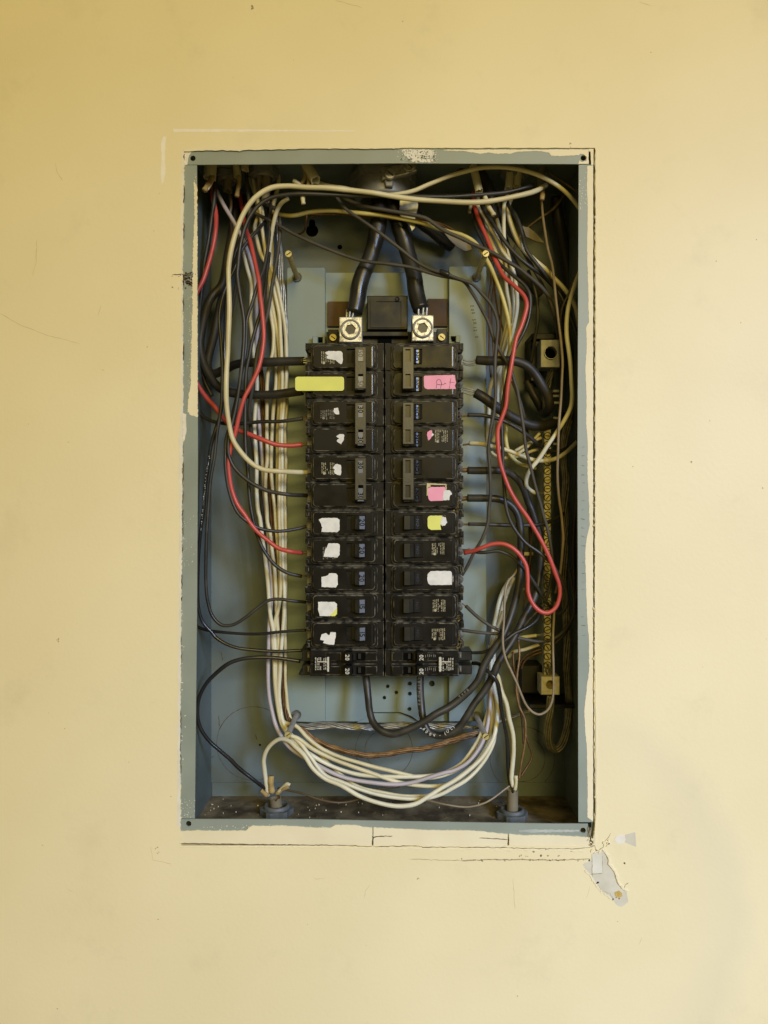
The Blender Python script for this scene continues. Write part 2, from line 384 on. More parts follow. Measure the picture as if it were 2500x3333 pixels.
part('crack', mb, 'crack', wall)
mb = MB(); ribbon(mb, [(1500, 2801), (1610, 2797), (1700, 2799), (1800, 2800), (1924, 2796)], 3.2, -.1, .2, 1.6, 8, 36)
ribbon(mb, [(1330, 2796), (1440, 2800), (1500, 2801)], 1.6, -.1, .2, 1.2, 9, 37)
specks(mb, 34, lambda r: (r.uniform(1500, 1922), r.gauss(2799, 2.2)), -.1, 1, 3, 38)
for (x, y, s) in ((1738, 2770, 5), (1762, 2784, 6), (1817, 2784, 4), (1787, 2787, 3), (1695, 2786, 3.5), (1716, 2789, 2.4), (1776, 2767, 2), (1858, 2770, 2)):
    specks(mb, 2, lambda r: (x+r.uniform(-4, 4), y+r.uniform(-3, 3)), -.1, s*.4, s, int(x))
part('dirt_line', mb, 'grime', wall)
# the corner where the plaster has burst, bare grey filler below it
mb = MB(); flake(mb, ragged([(1926, 2778), (1962, 2766), (1971, 2780), (1980, 2801), (1977, 2813), (1998, 2838), (2007, 2871), (2022, 2892), (2040, 2903), (2045, 2937), (2022, 2952), (2004, 2943),
      (1995, 2928), (1962, 2903), (1950, 2889), (1929, 2859), (1923, 2847), (1908, 2832), (1896, 2813), (1924, 2800)], 1.6, 7, 41), -.06, .1)
part('bare_filler', mb, 'plaster_grey', wall)
mb = MB(); flake(mb, [(2035, 2717), (2068, 2708), (2071, 2757), (2034, 2742)], -.06, .1); part('bare_filler', mb, 'plaster_grey', wall)
mb = MB(); flake(mb, [(2019+18*math.cos(a/10*6.283), 2732+15*math.sin(a/10*6.283)) for a in range(10)], -.16, .15); part('filler_dab', mb, 'white_primer', wall)
mb = MB(); flake(mb, [(1926, 2783), (1961, 2781), (1962, 2842), (1928, 2846)], -.2, .15); part('filler_dab', mb, mat('filler_pale', (.72, .70, .58), (.64, .62, .50), 90, .8, .2), wall)
mb = MB()
ribbon(mb, [(1917, 2733), (1924, 2745), (1916, 2752), (1927, 2757), (1936, 2752), (1940, 2768), (1948, 2770)], 3, -.15, .3, 2, 6, 42)
ribbon(mb, [(1917, 2690), (1918, 2733)], 3, .2, .5, 1, 8, 43); ribbon(mb, [(1923, 2692), (1922, 2720), (1932, 2735), (1934, 2750)], 2.5, .2, .5, 1, 8, 44)
ribbon(mb, [(1948, 2770), (1965, 2758), (1968, 2740), (1980, 2728), (1988, 2712)], 2.6, -.15, .2, 2, 7, 45)
ribbon(mb, [(1962, 2766), (1972, 2782), (1980, 2801), (1977, 2813), (1998, 2838), (2007, 2871), (2022, 2892)], 1.8, -.15, .2, 1, 7, 46)
ribbon(mb, [(1921, 2846), (1962, 2843)], 2.4, -.25, .2, .6, 8, 47); ribbon(mb, [(1927, 2785), (1928, 2855)], 1.6, -.25, .2, .6, 8, 48); ribbon(mb, [(1961, 2782), (1962, 2842)], 1.4, -.25, .2, .6, 8, 49)
ribbon(mb, [(1948, 2882), (1958, 2900), (1985, 2908), (1998, 2926)], 1.2, -.15, .2, 1.2, 7, 50); ribbon(mb, [(2031, 2894), (2036, 2880), (2046, 2873)], 2.2, -.15, .2, .8, 6, 51)
part('crack', mb, 'grime', wall)
mb = MB(); rn = random.Random(81); edge = [(1962, 2766), (1972, 2782), (1982, 2801), (1980, 2813), (2000, 2838), (2010, 2871), (2024, 2892), (2042, 2903)]
q = ragged(edge, 1.2, 6, 82, closed=False); flake(mb, q+[(x+rn.uniform(3, 9), y-rn.uniform(0, 4)) for x, y in q[::-1]], -.75, .75)
edge = [(1908, 2832), (1923, 2847), (1929, 2859), (1950, 2889), (1962, 2903), (1995, 2928)]
q = ragged(edge, 1.2, 6, 83, closed=False); flake(mb, q+[(x-rn.uniform(2, 6), y+rn.uniform(0, 4)) for x, y in q[::-1]], -.5, .5)
for _ in range(16):
    x, y = rn.choice(((1926, 2755), (1940, 2768), (1922, 2740), (1975, 2745)))
    specks(mb, 1, lambda r: (x+r.gauss(0, 8), y+r.gauss(0, 8)), -.9, 2, 5, rn.randint(0, 9999), .9)
part('paint_curl', mb, 'cream_paint', wall, kind='stuff')
mb = MB(); specks(mb, 3, lambda r: (1945+r.uniform(-2, 2), 2874+r.uniform(-2, 2)), -.2, 2.5, 4.5, 52)
specks(mb, 3, lambda r: (2012+r.uniform(-14, 14), 2918+r.uniform(-9, 9)), -.3, 1.5, 3, 53); specks(mb, 2, lambda r: (1995, 2927), -.2, 2, 3.5, 54); specks(mb, 2, lambda r: (2033, 2810), -.2, 2, 3, 56)
part('chip_hole', mb, 'crack', wall)
mb = MB(); flake(mb, ragged([(2003, 2903), (2016, 2899), (2026, 2908), (2023, 2920), (2008, 2922), (2002, 2912)], 1.2, 4, 55), -.5, .45); part('foam_plug', mb, 'yellow_foam', wall)
# white pencil-wide scrapes where a cover plate used to sit, and the scuffs of years
mb = MB(); flake(mb, ragged([(563, 419), (800, 421), (1000, 423), (1150, 424), (1160, 427), (1000, 427), (800, 428), (566, 430)], .9, 10, 61), -.06, .1); part('paint_scrape', mb, mat('scrape', (.87, .82, .70), (.82, .76, .62), 120, .6), wall)
mb = MB(); flake(mb, ragged([(531, 444), (540, 445), (537, 500), (538, 560), (533, 590), (527, 600), (523, 560), (526, 500), (523, 470)], 1.2, 9, 62), -.06, .1); part('paint_scrape', mb, bpy.data.materials['scrape'], wall)
mb = MB(); rn = random.Random(63)
for (x, y, s) in ((820, 22, 9), (518, 628, 2.5), (2333, 850, 3), (2252, 1505, 4), (188, 2082, 5), (190, 2086, 3), (957, 198, 2), (1310, 68, 2.5), (1858, 468, 3), (1860, 478, 3), (212, 2370, 2.5), (480, 1128, 2), (760, 250, 1.8), (2410, 1050, 2), (1000, 3010, 2), (1360, 2860, 3), (420, 2480, 2), (510, 2760, 3.5), (515, 2775, 3), (222, 1440, 2)):
    specks(mb, rn.randint(1, 3), lambda r: (x+r.uniform(-s, s), y+r.uniform(-s, s)), -.05, s*.35, s*.8, int(x*7+y))
for _ in range(38):
    x, y = rn.uniform(0, 2500), rn.uniform(0, 3333)
    if 560 < x < 1960 and 450 < y < 2760: continue
    specks(mb, 1, lambda r: (x, y), -.05, .7, 1.8, rn.randint(0, 9999), stretch=1.6)
part('scuff', mb, 'grime', wall, kind='stuff')
mb = MB()
for i, pts in enumerate((((180, 530), (185, 560), (205, 590)), ((120, 780), (118, 850), (106, 900)), ((0, 1020), (70, 1060), (150, 1090), (260, 1118)), ((330, 990), (318, 1030)), ((2120, 20), (2080, 5)), ((1670, 2860), (1676, 2960)), ((1020, 2855), (1030, 2862), (1062, 2858)), ((1205, 2880), (1190, 2900), (1185, 2925)), ((1920, 2885), (1915, 2905), (1908, 2925)), ((490, 2755), (498, 2800), (560, 2812)), ((2090, 3050), (2080, 3075)), ((1180, 25), (1090, 0)), ((215, 2890), (240, 2905)))):
    ribbon(mb, list(pts), 1.6, -.05, .1, 1.2, 11, 70+i)
part('scratch', mb, mat('scratch_mark', (.60, .51, .29), None, rough=.8), wall, kind='stuff')
mb = MB(); lip = [(598, 492), (597, 700), (594, 900), (596, 1300), (594, 1450), (590, 1900), (586, 2400), (588, 2690)]
flake(mb, ragged(lip, 2.6, 7, 71, closed=False)+ragged([(576, 2690), (579, 2300), (584, 1850), (583, 1420), (588, 1330), (590, 900), (588, 700), (590, 492)], 1.8, 14, 72, closed=False), -.12, .3)
part('paint_lip', mb, 'white_primer', wall)
mb = MB(); flake(mb, ragged([(598, 483), (700, 479), (900, 479), (1100, 480), (1300, 480)], .8, 15, 73, closed=False)+ragged([(1300, 483), (1000, 484), (800, 488), (780, 492), (730, 489), (650, 490), (598, 493)], 1.4, 9, 74, closed=False), -.12, .3); part('paint_lip', mb, 'cream_paint', wall)
mb = MB(); rn = random.Random(91); y = 500
while y < 2650:
    l = rn.uniform(14, 90); x = float(np.interp(y, [490, 900, 1300, 1450, 1900, 2400, 2700], [599, 596, 597, 596, 592, 588, 588]))
    if rn.random() < .62: ribbon(mb, [(x+rn.uniform(-1, 1.5), y), (x+rn.uniform(-1.5, 2), y+l*.5), (x+rn.uniform(-1, 1.5), y+l)], rn.uniform(1.2, 3.2), -.22, .2, 1.0, 6, int(y))
    y += l+rn.uniform(3, 30)
part('crack', mb, 'crack', wall, kind='stuff')
mb = MB(); rn = random.Random(95)
for (p, dx, dy) in (([(1939, 486), (1939, 900), (1938, 1500), (1936, 2100), (1939, 2400), (1941, 2640), (1934, 2745)], 5, 0), ([(587, 2757), (760, 2757), (1000, 2758), (1212, 2762), (1400, 2763), (1655, 2766), (1900, 2769)], 0, 5)):
    q = ragged(p, 1.1, 9, 96, closed=False); flake(mb, q+[(x+dx*rn.uniform(.3, 1.3), y+dy*rn.uniform(.3, 1.3)) for x, y in q[::-1]], -.55, .55)
part('paint_bead', mb, 'cream_paint', wall)
# open joint beside the box: crumbled edge
mb = MB(); rn = random.Random(64)
specks(mb, 70, lambda r: (r.gauss(1935, 2), r.uniform(1330, 2760)), -.05, .8, 2.6, 65, .4); part('plaster_crumb', mb, 'cream_paint', wall, kind='stuff')

# ------------------------------------------------------------------ the box
box = thing('panel_box', P(1250, 2735, 50), 'grey steel breaker box set into the wall, its rim smeared with cream paint', 'electrical box')
XL, XR, ZT, ZB, YB = X(602, 2.7), X(1925, 2.7), Z(470, 2.7), Z(2735, 2.7), 108.
mb = MB()
key = [(X(1016, YB)+20*K(YB)*math.cos(R(a)), Z(751, YB)+20*K(YB)*math.sin(R(a))) for a in range(-240, 61, 15)]+[(X(1026, YB), Z(722, YB)), (X(1022, YB), Z(714, YB)), (X(1010, YB), Z(714, YB)), (X(1006, YB), Z(722, YB))]
sheet(mb, [[(XL, ZB), (XR, ZB), (XR, ZT), (XL, ZT)], key, circ(1106, 804, 8, YB), circ(1098, 956, 10, YB), circ(896, 1128, 7, YB), circ(846, 2425, 4, YB)], YB, 1.2)
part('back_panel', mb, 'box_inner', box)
mb = MB(); mb.prism([(XL, ZB), (XR, ZB), (XR, ZT), (XL, ZT)], YB+6, YB+7); part('hollow_behind', mb, 'dark_hole', box)
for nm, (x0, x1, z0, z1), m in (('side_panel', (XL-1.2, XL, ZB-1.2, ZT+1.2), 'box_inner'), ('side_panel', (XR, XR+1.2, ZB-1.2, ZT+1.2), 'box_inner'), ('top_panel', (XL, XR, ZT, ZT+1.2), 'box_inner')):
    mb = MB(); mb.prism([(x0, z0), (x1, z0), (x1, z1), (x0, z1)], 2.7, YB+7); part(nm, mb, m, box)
mb = MB(); n = 60; ny = 14; rn = random.Random(9); v = []
for j in range(ny+1):
    for i in range(n+1):
        v.append((XL+(XR-XL)*i/n, 2.7+(YB-2.7)*j/ny, ZB+rn.uniform(0, .55)+(.6*math.exp(-((ny-j)/1.6)**2))))
mb.add(v, [(j*(n+1)+i, j*(n+1)+i+1, (j+1)*(n+1)+i+1, (j+1)*(n+1)+i) for j in range(ny) for i in range(n)], True)
mb.prism([(XL, ZB-1.2), (XR, ZB-1.2), (XR, ZB-.05), (XL, ZB-.05)], 2.7, YB)
part('bottom_panel', mb, 'dust_floor', box, 'bottom of the box under a coat of brown dust')
mb = MB(); rn = random.Random(10)
for _ in range(58):
    y = rn.uniform(6, 100); x = XL+5+(XR-XL-13)*rn.random()**1.6; r = rn.uniform(.2, .55) if rn.random() < .85 else rn.uniform(.7, 1.4); a = rn.uniform(0, 6.28)
    pts = [(x+r*math.cos(a+k*1.57)*rn.uniform(.5, 1.3), y+r*math.sin(a+k*1.57)*rn.uniform(.4, 1)) for k in range(4)]
    h = ZB+1.0+rn.uniform(0, .5); v = [(p, q, h+rn.uniform(0, .5)) for p, q in pts]+[(p, q, h-1.1) for p, q in pts]
    mb.add(v, [(0, 1, 2, 3), (0, 4, 5, 1), (1, 5, 6, 2), (2, 6, 7, 3), (3, 7, 4, 0)])
part('paint_chip', mb, 'plaster_grey', box, kind='stuff')
mb = MB(); rn = random.Random(12)
for _ in range(240):
    y = rn.uniform(5, 104); x = rn.uniform(XL+3, XR-3); r = rn.uniform(.5, 2.6)*(1.4 if y > 90 else 1); k = 6; a0 = rn.uniform(0, 6)
    v = [(x+r*rn.uniform(.6, 1.5)*math.cos(a0+i*1.047), y+r*rn.uniform(.6, 1.2)*math.sin(a0+i*1.047), ZB+.1) for i in range(k)]+[(x+rn.uniform(-.3, .3), y, ZB+.6+r*rn.uniform(.2, .5))]
    mb.add(v, [(i, (i+1) % k, k) for i in range(k)], True)
part('dust_clump', mb, 'dust_floor', box, kind='stuff')
mb = MB()
for i, pts in enumerate((((712, 2330), (714, 2365)), ((606, 2432), (607, 2448)), ((663, 2490), (672, 2475), (700, 2460)), ((640, 2590), (660, 2560)), ((830, 2390), (838, 2410)), ((1140, 2390), (1150, 2384)), ((1290, 2476), (1300, 2470)), ((760, 1500), (764, 1530)), ((720, 2120), (725, 2150)))): ribbon(mb, list(pts), 2.2, YB-.2, .15, 1, 7, 300+i)
part('scratch', mb, 'crack', box, kind='stuff')
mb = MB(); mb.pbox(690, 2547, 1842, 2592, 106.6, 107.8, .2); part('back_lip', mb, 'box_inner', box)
def arc(cx, cy, r, a0, a1, n=26): return [(cx+r*math.cos(R(a0+(a1-a0)*i/n)), cy+r*math.sin(R(a0+(a1-a0)*i/n))) for i in range(n+1)]
for i, (cx, cy, r, a0, a1) in enumerate(((825, 2420, 120, 60, 300), (1250, 2440, 93, -60, 60), (1250, 2440, 93, 130, 230), (1250, 2440, 62, 120, 240), (1700, 2470, 105, -100, 200), (1700, 2470, 74, -60, 120))):
    mb = MB(); ribbon(mb, arc(cx, cy, r, a0, a1), 1.8, YB-.15, .1, .4, 9, 90+i, False); part('knockout_ring', mb, 'crack', box)

FY = 1.5
mb = MB(); mb.prism(rect(570, 474, 609, 536, FY), FY, FY+1.2); part('corner_tab', mb, 'box_grey', box)
mb = MB(); sheet(mb, [poly([(610, 474), (1916, 474), (1916, 534), (1300, 531), (640, 536), (610, 536)], FY), circ(628, 515, 9, FY)[::-1], circ(1899, 514, 9, FY)[::-1]], FY, 1.2)
part('top_flange', mb, 'box_grey', box)
mb = MB(); sheet(mb, [poly([(575, 537.5), (641, 537.5), (643, 900), (644, 1500), (641, 2000), (634, 2664), (570, 2664)], FY)], FY, 1.2)
part('side_flange', mb, 'box_grey', box)
mb = MB(); sheet(mb, [poly([(1884, 536), (1931, 536), (1930, 1600), (1931, 2676), (1883, 2676), (1880, 1500)], FY)], FY, 1.2)
part('side_flange', mb, 'box_grey', box)
mb = MB(); sheet(mb, [poly([(598, 2666), (1000, 2667), (1400, 2675), (1800, 2681), (1914, 2681), (1914, 2726), (575, 2716), (575, 2666)], FY), circ(614, 2681, 9, FY)[::-1], circ(1898, 2703, 9, FY)[::-1]], FY, 1.2)
part('bottom_flange', mb, 'box_grey', box)
# paint brushed over the rim, and one painted-on glare streak
def paint(pts, m='cream_paint', amp=1., step=6, seed=1, z=FY-.22, th=.2):
    mb = MB(); flake(mb, ragged(pts, amp, step, seed), z, th); return part('paint_smear_or_glare', mb, m, box)
wavy = [(1912, 540), (1911, 600), (1913, 690), (1911, 800), (1915, 950), (1917, 1050), (1908, 1066), (1910, 1120), (1906, 1200), (1909, 1300), (1908, 1380), (1913, 1440), (1912, 1540), (1917, 1620), (1919, 1710), (1910, 1750), (1905, 1800), (1906, 1850), (1909, 1950), (1913, 2040), (1917, 2080), (1918, 2180), (1910, 2240), (1902, 2310), (1905, 2380), (1910, 2430), (1911, 2500), (1913, 2560), (1912, 2660)]
paint(wavy+[(1931, 2674), (1931, 538)], amp=.8, seed=2)
paint([(1440, 487), (1449, 490), (1480, 491), (1517, 492), (1545, 497), (1563, 501), (1578, 497), (1593, 496), (1610, 500), (1626, 500), (1667, 499), (1680, 495), (1694, 493), (1745, 491), (1757, 492), (1788, 497), (1795, 507), (1826, 508), (1864, 506), (1884, 505), (1889, 500), (1900, 502), (1911, 512), (1909, 524), (1895, 527), (1886, 522), (1882, 533), (1916, 534), (1916, 486)], amp=1., step=5, seed=3)
paint([(1916, 485), (1932, 484), (1932, 536), (1924, 536), (1922, 493), (1917, 493)], amp=.6, seed=4)
paint([(590, 476), (612, 476), (645, 487), (622, 496), (616, 505), (612, 520), (610, 536), (590, 536)], 'white_primer', .9, 5, 5)
paint([(631, 590), (633, 700), (627, 860), (627, 960), (625, 1050), (622, 1150), (621, 1250), (614, 1290), (610, 1340), (622, 1352), (644, 1358), (643, 1200), (642.5, 900), (642, 610)], amp=1.7, step=3, seed=6)
paint([(596, 1345), (606, 1348), (607, 1400), (602, 1430), (596, 1440)], 'white_primer', .8, 6, 7)
paint([(1308, 487), (1340, 486), (1415, 487), (1413, 500), (1409, 515), (1412, 526), (1380, 528), (1345, 528), (1330, 520), (1322, 508), (1312, 500)], 'white_primer', 2.2, 4, 8)
paint([(1690, 2702), (1740, 2700), (1885, 2702), (1885, 2707), (1740, 2710), (1688, 2707)], 'paint_glare', 1.2, 7, 9)  # glare on the bottom flange, painted as a pale ragged strip
mb = MB(); g = lambda r: (min(641, r.gauss(635, 6)), r.uniform(600, 900))
specks(mb, 260, lambda r: (632+9*r.random()**.6, 560+340*r.random()**.7), FY-.2, .5, 1.7, 11)
specks(mb, 160, lambda r: (min(636, r.gauss(622, 6)), r.uniform(940, 1340)), FY-.2, .5, 1.6, 12)
part('paint_fleck', mb, 'cream_paint', box, kind='stuff')
mb = MB(); specks(mb, 110, lambda r: (r.choice((r.gauss(1318, 9), r.gauss(1414, 4), r.uniform(1310, 1416))), r.uniform(490, 528)), FY-.2, .6, 2.0, 13)
specks(mb, 70, lambda r: (r.uniform(645, 1075), r.gauss(2694, 3.5)), FY-.2, .6, 2.2, 14); specks(mb, 34, lambda r: (r.uniform(1886, 1908), r.uniform(560, 680)), FY-.2, .5, 1.8, 15)
specks(mb, 60, lambda r: (r.uniform(588, 640), r.uniform(1680, 1850)), FY-.2, .4, 1.5, 16); specks(mb, 40, lambda r: (r.uniform(585, 634), r.uniform(2600, 2664)), FY-.2, .5, 1.7, 17)
specks(mb, 50, lambda r: (r.gauss(594, 3), r.uniform(560, 2600)), FY-.2, .7, 2.2, 18, stretch=1.6)
part('paint_fleck', mb, 'white_primer', box, kind='stuff')
mb = MB(); specks(mb, 150, lambda r: (1306+112*r.random(), 489+38*r.random()), FY-.36, .6, 2.4, 27, stretch=1.5); part('bare_fleck', mb, 'box_grey', box, kind='stuff')
mb = MB(); specks(mb, 60, lambda r: (r.gauss(612, 9), r.gauss(908, 13)), FY-.4, 1, 4, 19, .3); specks(mb, 14, lambda r: (r.uniform(560, 590), r.choice((896, 937))+r.uniform(-4, 4)), -.2, .7, 2, 20)
ribbon(mb, [(563, 894), (590, 892), (612, 898), (630, 890)], 2.2, -.3, .3, 2, 6, 21)
part('caked_dirt', mb, 'crack', box, kind='stuff')
mb = MB(); rn = random.Random(23)
for y in list(range(1370, 2080, 29)):
    if rn.random() < .85: ribbon(mb, [(1892+rn.uniform(-2, 3), y+rn.uniform(-4, 4)), (1903+rn.uniform(-3, 4), y+rn.uniform(-4, 4))], 1.3, FY-.2, .1, .7, 4, y)
part('scratch', mb, 'crack', box, kind='stuff')

# ------------------------------------------------------------------ mounting pan behind the breakers
pan = thing('mounting_pan', P(1258, 2347, 95), 'grey folded steel pan with round holes that carries the two breaker columns', 'mounting plate')
PY = 78.
def hole4(x0, y0, x1, y1, z): return rect(x0, y0, x1, y1, z)
mb = MB(); sheet(mb, [poly([(935, 876), (939, 872), (1053, 872), (1057, 876), (1057, 2347), (1018, 2350), (940, 2347), (935, 2342)], PY), hole4(1034, 1097, 1051, 1116, PY)], PY, 18, .5); part('side_rail', mb, 'pan_grey', pan)
mb = MB(); sheet(mb, [poly([(1463, 872), (1467, 868), (1578, 868), (1582, 872), (1582, 2342), (1576, 2347), (1463, 2347)], PY), hole4(1467, 1094, 1484, 1112, PY)], PY, 18, .5); part('side_rail', mb, 'pan_grey', pan)
CY = 86.
holes = [circ(x, y, r, CY) for x, y, r in ((1262, 2234, 6), (1290, 2254, 6), (1251, 2271, 6), (1334, 2225, 6.5), (1334, 2258, 6.5), (1333, 2308, 6.5), (1406, 2225, 9.5), (1424, 2317, 9))]
mb = MB(); sheet(mb, [poly([(1050, 888), (1470, 888), (1470, 2347), (1362, 2347), (1338, 2330), (1303, 2318), (1213, 2318), (1192, 2334), (1166, 2348), (1050, 2348)], CY)]+[h[::-1] for h in holes], CY, 1.2); part('centre_plate', mb, 'pan_grey', pan)
mb = MB(); mb.prism(poly([(1216, 2320), (1300, 2320), (1375, 2352), (1160, 2352)], 92), 92, 93.2, .2); part('bent_tab', mb, 'pan_grey', pan)
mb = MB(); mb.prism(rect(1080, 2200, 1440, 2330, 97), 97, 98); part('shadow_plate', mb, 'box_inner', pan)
for a in ((1017, 1094, 1034, 1118), (1484, 1092, 1498, 1114)):
    mb = MB(); mb.pbox(*a, 70, 79, .5); part('hook_tab', mb, 'pan_grey', pan)
mb = MB()
for ch, x, y in (('E', 1537, 997), ('0', 1538, 1009), ('0', 1541, 1019), ('5', 1543, 1041), ('X', 1546, 1052), ('1', 1546, 1065), ('2', 1547.5, 1076), ('0', 1552, 1097)):
    write(mb, ch, X(x, PY), Z(y, PY), 15.5*K(PY), PY, -85, lift=.15, wide=.78)
part('stamped_number', mb, 'black_ink', pan)
for (x, z, m, lab) in ((-85.9, 232.2, 'brass', 'brass cover screw standing above the red wires, beside the keyhole'), (91.6, 232.4, 'brass', 'brass cover screw standing beside the cream wires, over the stamped number'),
                       (-86.5, -200.6, 'zinc', 'zinc cover screw among cream wires, over the floor connector with the cream loop'), (91.5, -202., 'zinc', 'zinc cover screw beside the lilac wire, over the floor connector with the black wire')):
    t = thing('cover_screw', (x, PY, z), lab, 'screw', 'long cover screws standing out of the pan')
    mb = MB(); mb.ring_solid([(2.5, PY), (2.5, 11)], (x, 0, z), n=14); part('shank', mb, 'brass_dull' if m == 'brass' else m, t)
    mb = MB(); c = [(x+2.9*math.cos(k*6.2832/16), z+2.9*math.sin(k*6.2832/16)) for k in range(16)]
    q = R(35); sl = [(x+a*math.cos(q)-b*math.sin(q), z+a*math.sin(q)+b*math.cos(q)) for a, b in ((-2.3, -.45), (2.3, -.45), (2.3, .45), (-2.3, .45))]
    sheet(mb, [c, sl[::-1]], 8, 3.4, .0); part('slotted_tip', mb, 'brass', t)
    mb = MB(); mb.ring_solid([(4.6, 76.2), (4.6, 78)], (x, 0, z), n=16); part('collar', mb, 'zinc', t)

# ------------------------------------------------------------------ bakelite base and main lugs
base = thing('insulator_base', P(1258, 1116, 80), 'black bakelite block with a shallow square panel between the two main lugs', 'insulator')
mb = MB(); mb.pbox(1195, 962, 1327, 1073, 62, 86, .8); mb2 = mb; part('upper_block', mb, 'black', base)
mb = MB(); sheet(mb, [rect(1206, 970, 1318, 1066, 60.8), rect(1224, 981, 1306, 1054, 60.8)], 60.8, 1.1); part('raised_frame', mb, 'black', base)
mb = MB(); mb.ring_solid([(2.2, -.7), (2.4, 0), (2.4, 1.2)], (X(1293, 60.8), 60.6, Z(974, 60.8)), n=14); part('rivet', mb, 'tie', base)
mb = MB(); mb.pbox(1062, 1080, 1458, 1240, 68, 85, .6); part('lower_block', mb, 'black', base)
mb = MB(); mb.pbox(1180, 1079, 1330, 1094, 60, 70, .5); part('cross_rib', mb, 'black', base)
mb = MB(); mb.pbox(1230, 1090, 1275, 2200, 66, 85); part('spine', mb, 'dark_hole', base)
for a in ((1066, 981, 1135, 1062), (1392, 972, 1457, 1062)):
    mb = MB(); mb.pbox(*a, 82, 84.5, .3); part('fibre_sheet', mb, 'fibre', base)
for x, y in ((1084, 1098), (1438, 1097)):
    mb = MB(); sheet(mb, [circ(x, y, 11, 64, 18), [(X(x+a*.8-b*.6, 64), Z(y+a*.6+b*.8, 64)) for a, b in ((-8, -1.6), (8, -1.6), (8, 1.6), (-8, 1.6))]], 64, 4, .3); part('brass_screw', mb, 'brass', base)
    mb = MB(); mb.pbox(x-16, y-26, x+17, y+20, 67, 76, .5); part('screw_boss', mb, 'black', base)
def hexa(px, py, r, z): return [(X(px, z)+r*math.cos(R(60*i+12)), Z(py, z)+r*math.sin(R(60*i+12))) for i in range(6)]
for (x0, y0, x1, y1, sx, sy, lab) in ((1104, 1031, 1179, 1114, 1141, 1072, 'aluminium main lug with hex screw, over the breaker marked 50'), (1341, 1025, 1412, 1110, 1376, 1067, 'aluminium main lug with hex screw, beside the stamped number')):
    t = thing('main_lug', P((x0+x1)/2, y1, 55), lab, 'terminal lug', 'main cable lugs')
    mb = MB(); mb.pbox(x0, y0, x1, y1, 42, 66, .7); part('lug_body', mb, 'alu', t)
    c = (X(sx, 41), 0, Z(sy, 41)); k = K(41)
    mb = MB(); mb.ring_solid([(33*k, 41.95), (33*k, 40.6), (31.5*k, 40), (28*k, 40), (27.4*k, 40.9), (26.8*k, 40.9)], c, n=32, cap0=False, cap1=False); part('screw_rim', mb, 'zinc', t)
    mb = MB(); sheet(mb, [circ(sx, sy, 26.5, 40.4, 28), hexa(sx, sy, 18*k, 40.4)[::-1]], 40.2, 4); part('hex_screw', mb, 'alu', t)
    mb = MB(); mb.prism(hexa(sx, sy, 18.2*k, 40.4), 41.85, 41.95); part('hex_socket', mb, 'zinc_dark', t)

# ------------------------------------------------------------------ circuit breakers
def blob(mb, pts, z, amp=.7, step=4, seed=1, th=.16): return flake(mb, ragged(pts, amp, step, seed), z, th)
def cvt(x0, y0, k, pts): return [(x0+a*k, y0+b*k) for a, b in pts]
def spec(mb, x0, x1, y0, y1, z, seed, logo=True):
    """unreadable small print turned on its side: ragged columns of tiny strokes"""
    rn = random.Random(seed); n = 8; w = (x1-x0)/n
    for i in range(n):
        y = y0+rn.uniform(0, 3); end = y1-rn.uniform(0, 4)
        while y < end:
            h = rn.uniform(4, 13); e = min(y+h, end); a = x0+i*w+.12*w; b = a+w*rn.uniform(.5, .7)
            if e-y > 2 and not (i in (3, 4) and rn.random() < .45):
                q = y
                while q < e-.8:                                  # letters
                    s = rn.uniform(1.4, 2.3); mb.prism(rect(a+rn.uniform(0, .8), q, b-rn.uniform(0, .8), min(q+s, e), z), z-.08, z); q += s+.6
            y = e+rn.uniform(1.5, 3.5)
    if logo: mb.prism(circ(x0+w*1.7, y1-5, 4.2, z, 10), z-.1, z)
FZ, BZ, SZ = 19., 24., 21.8
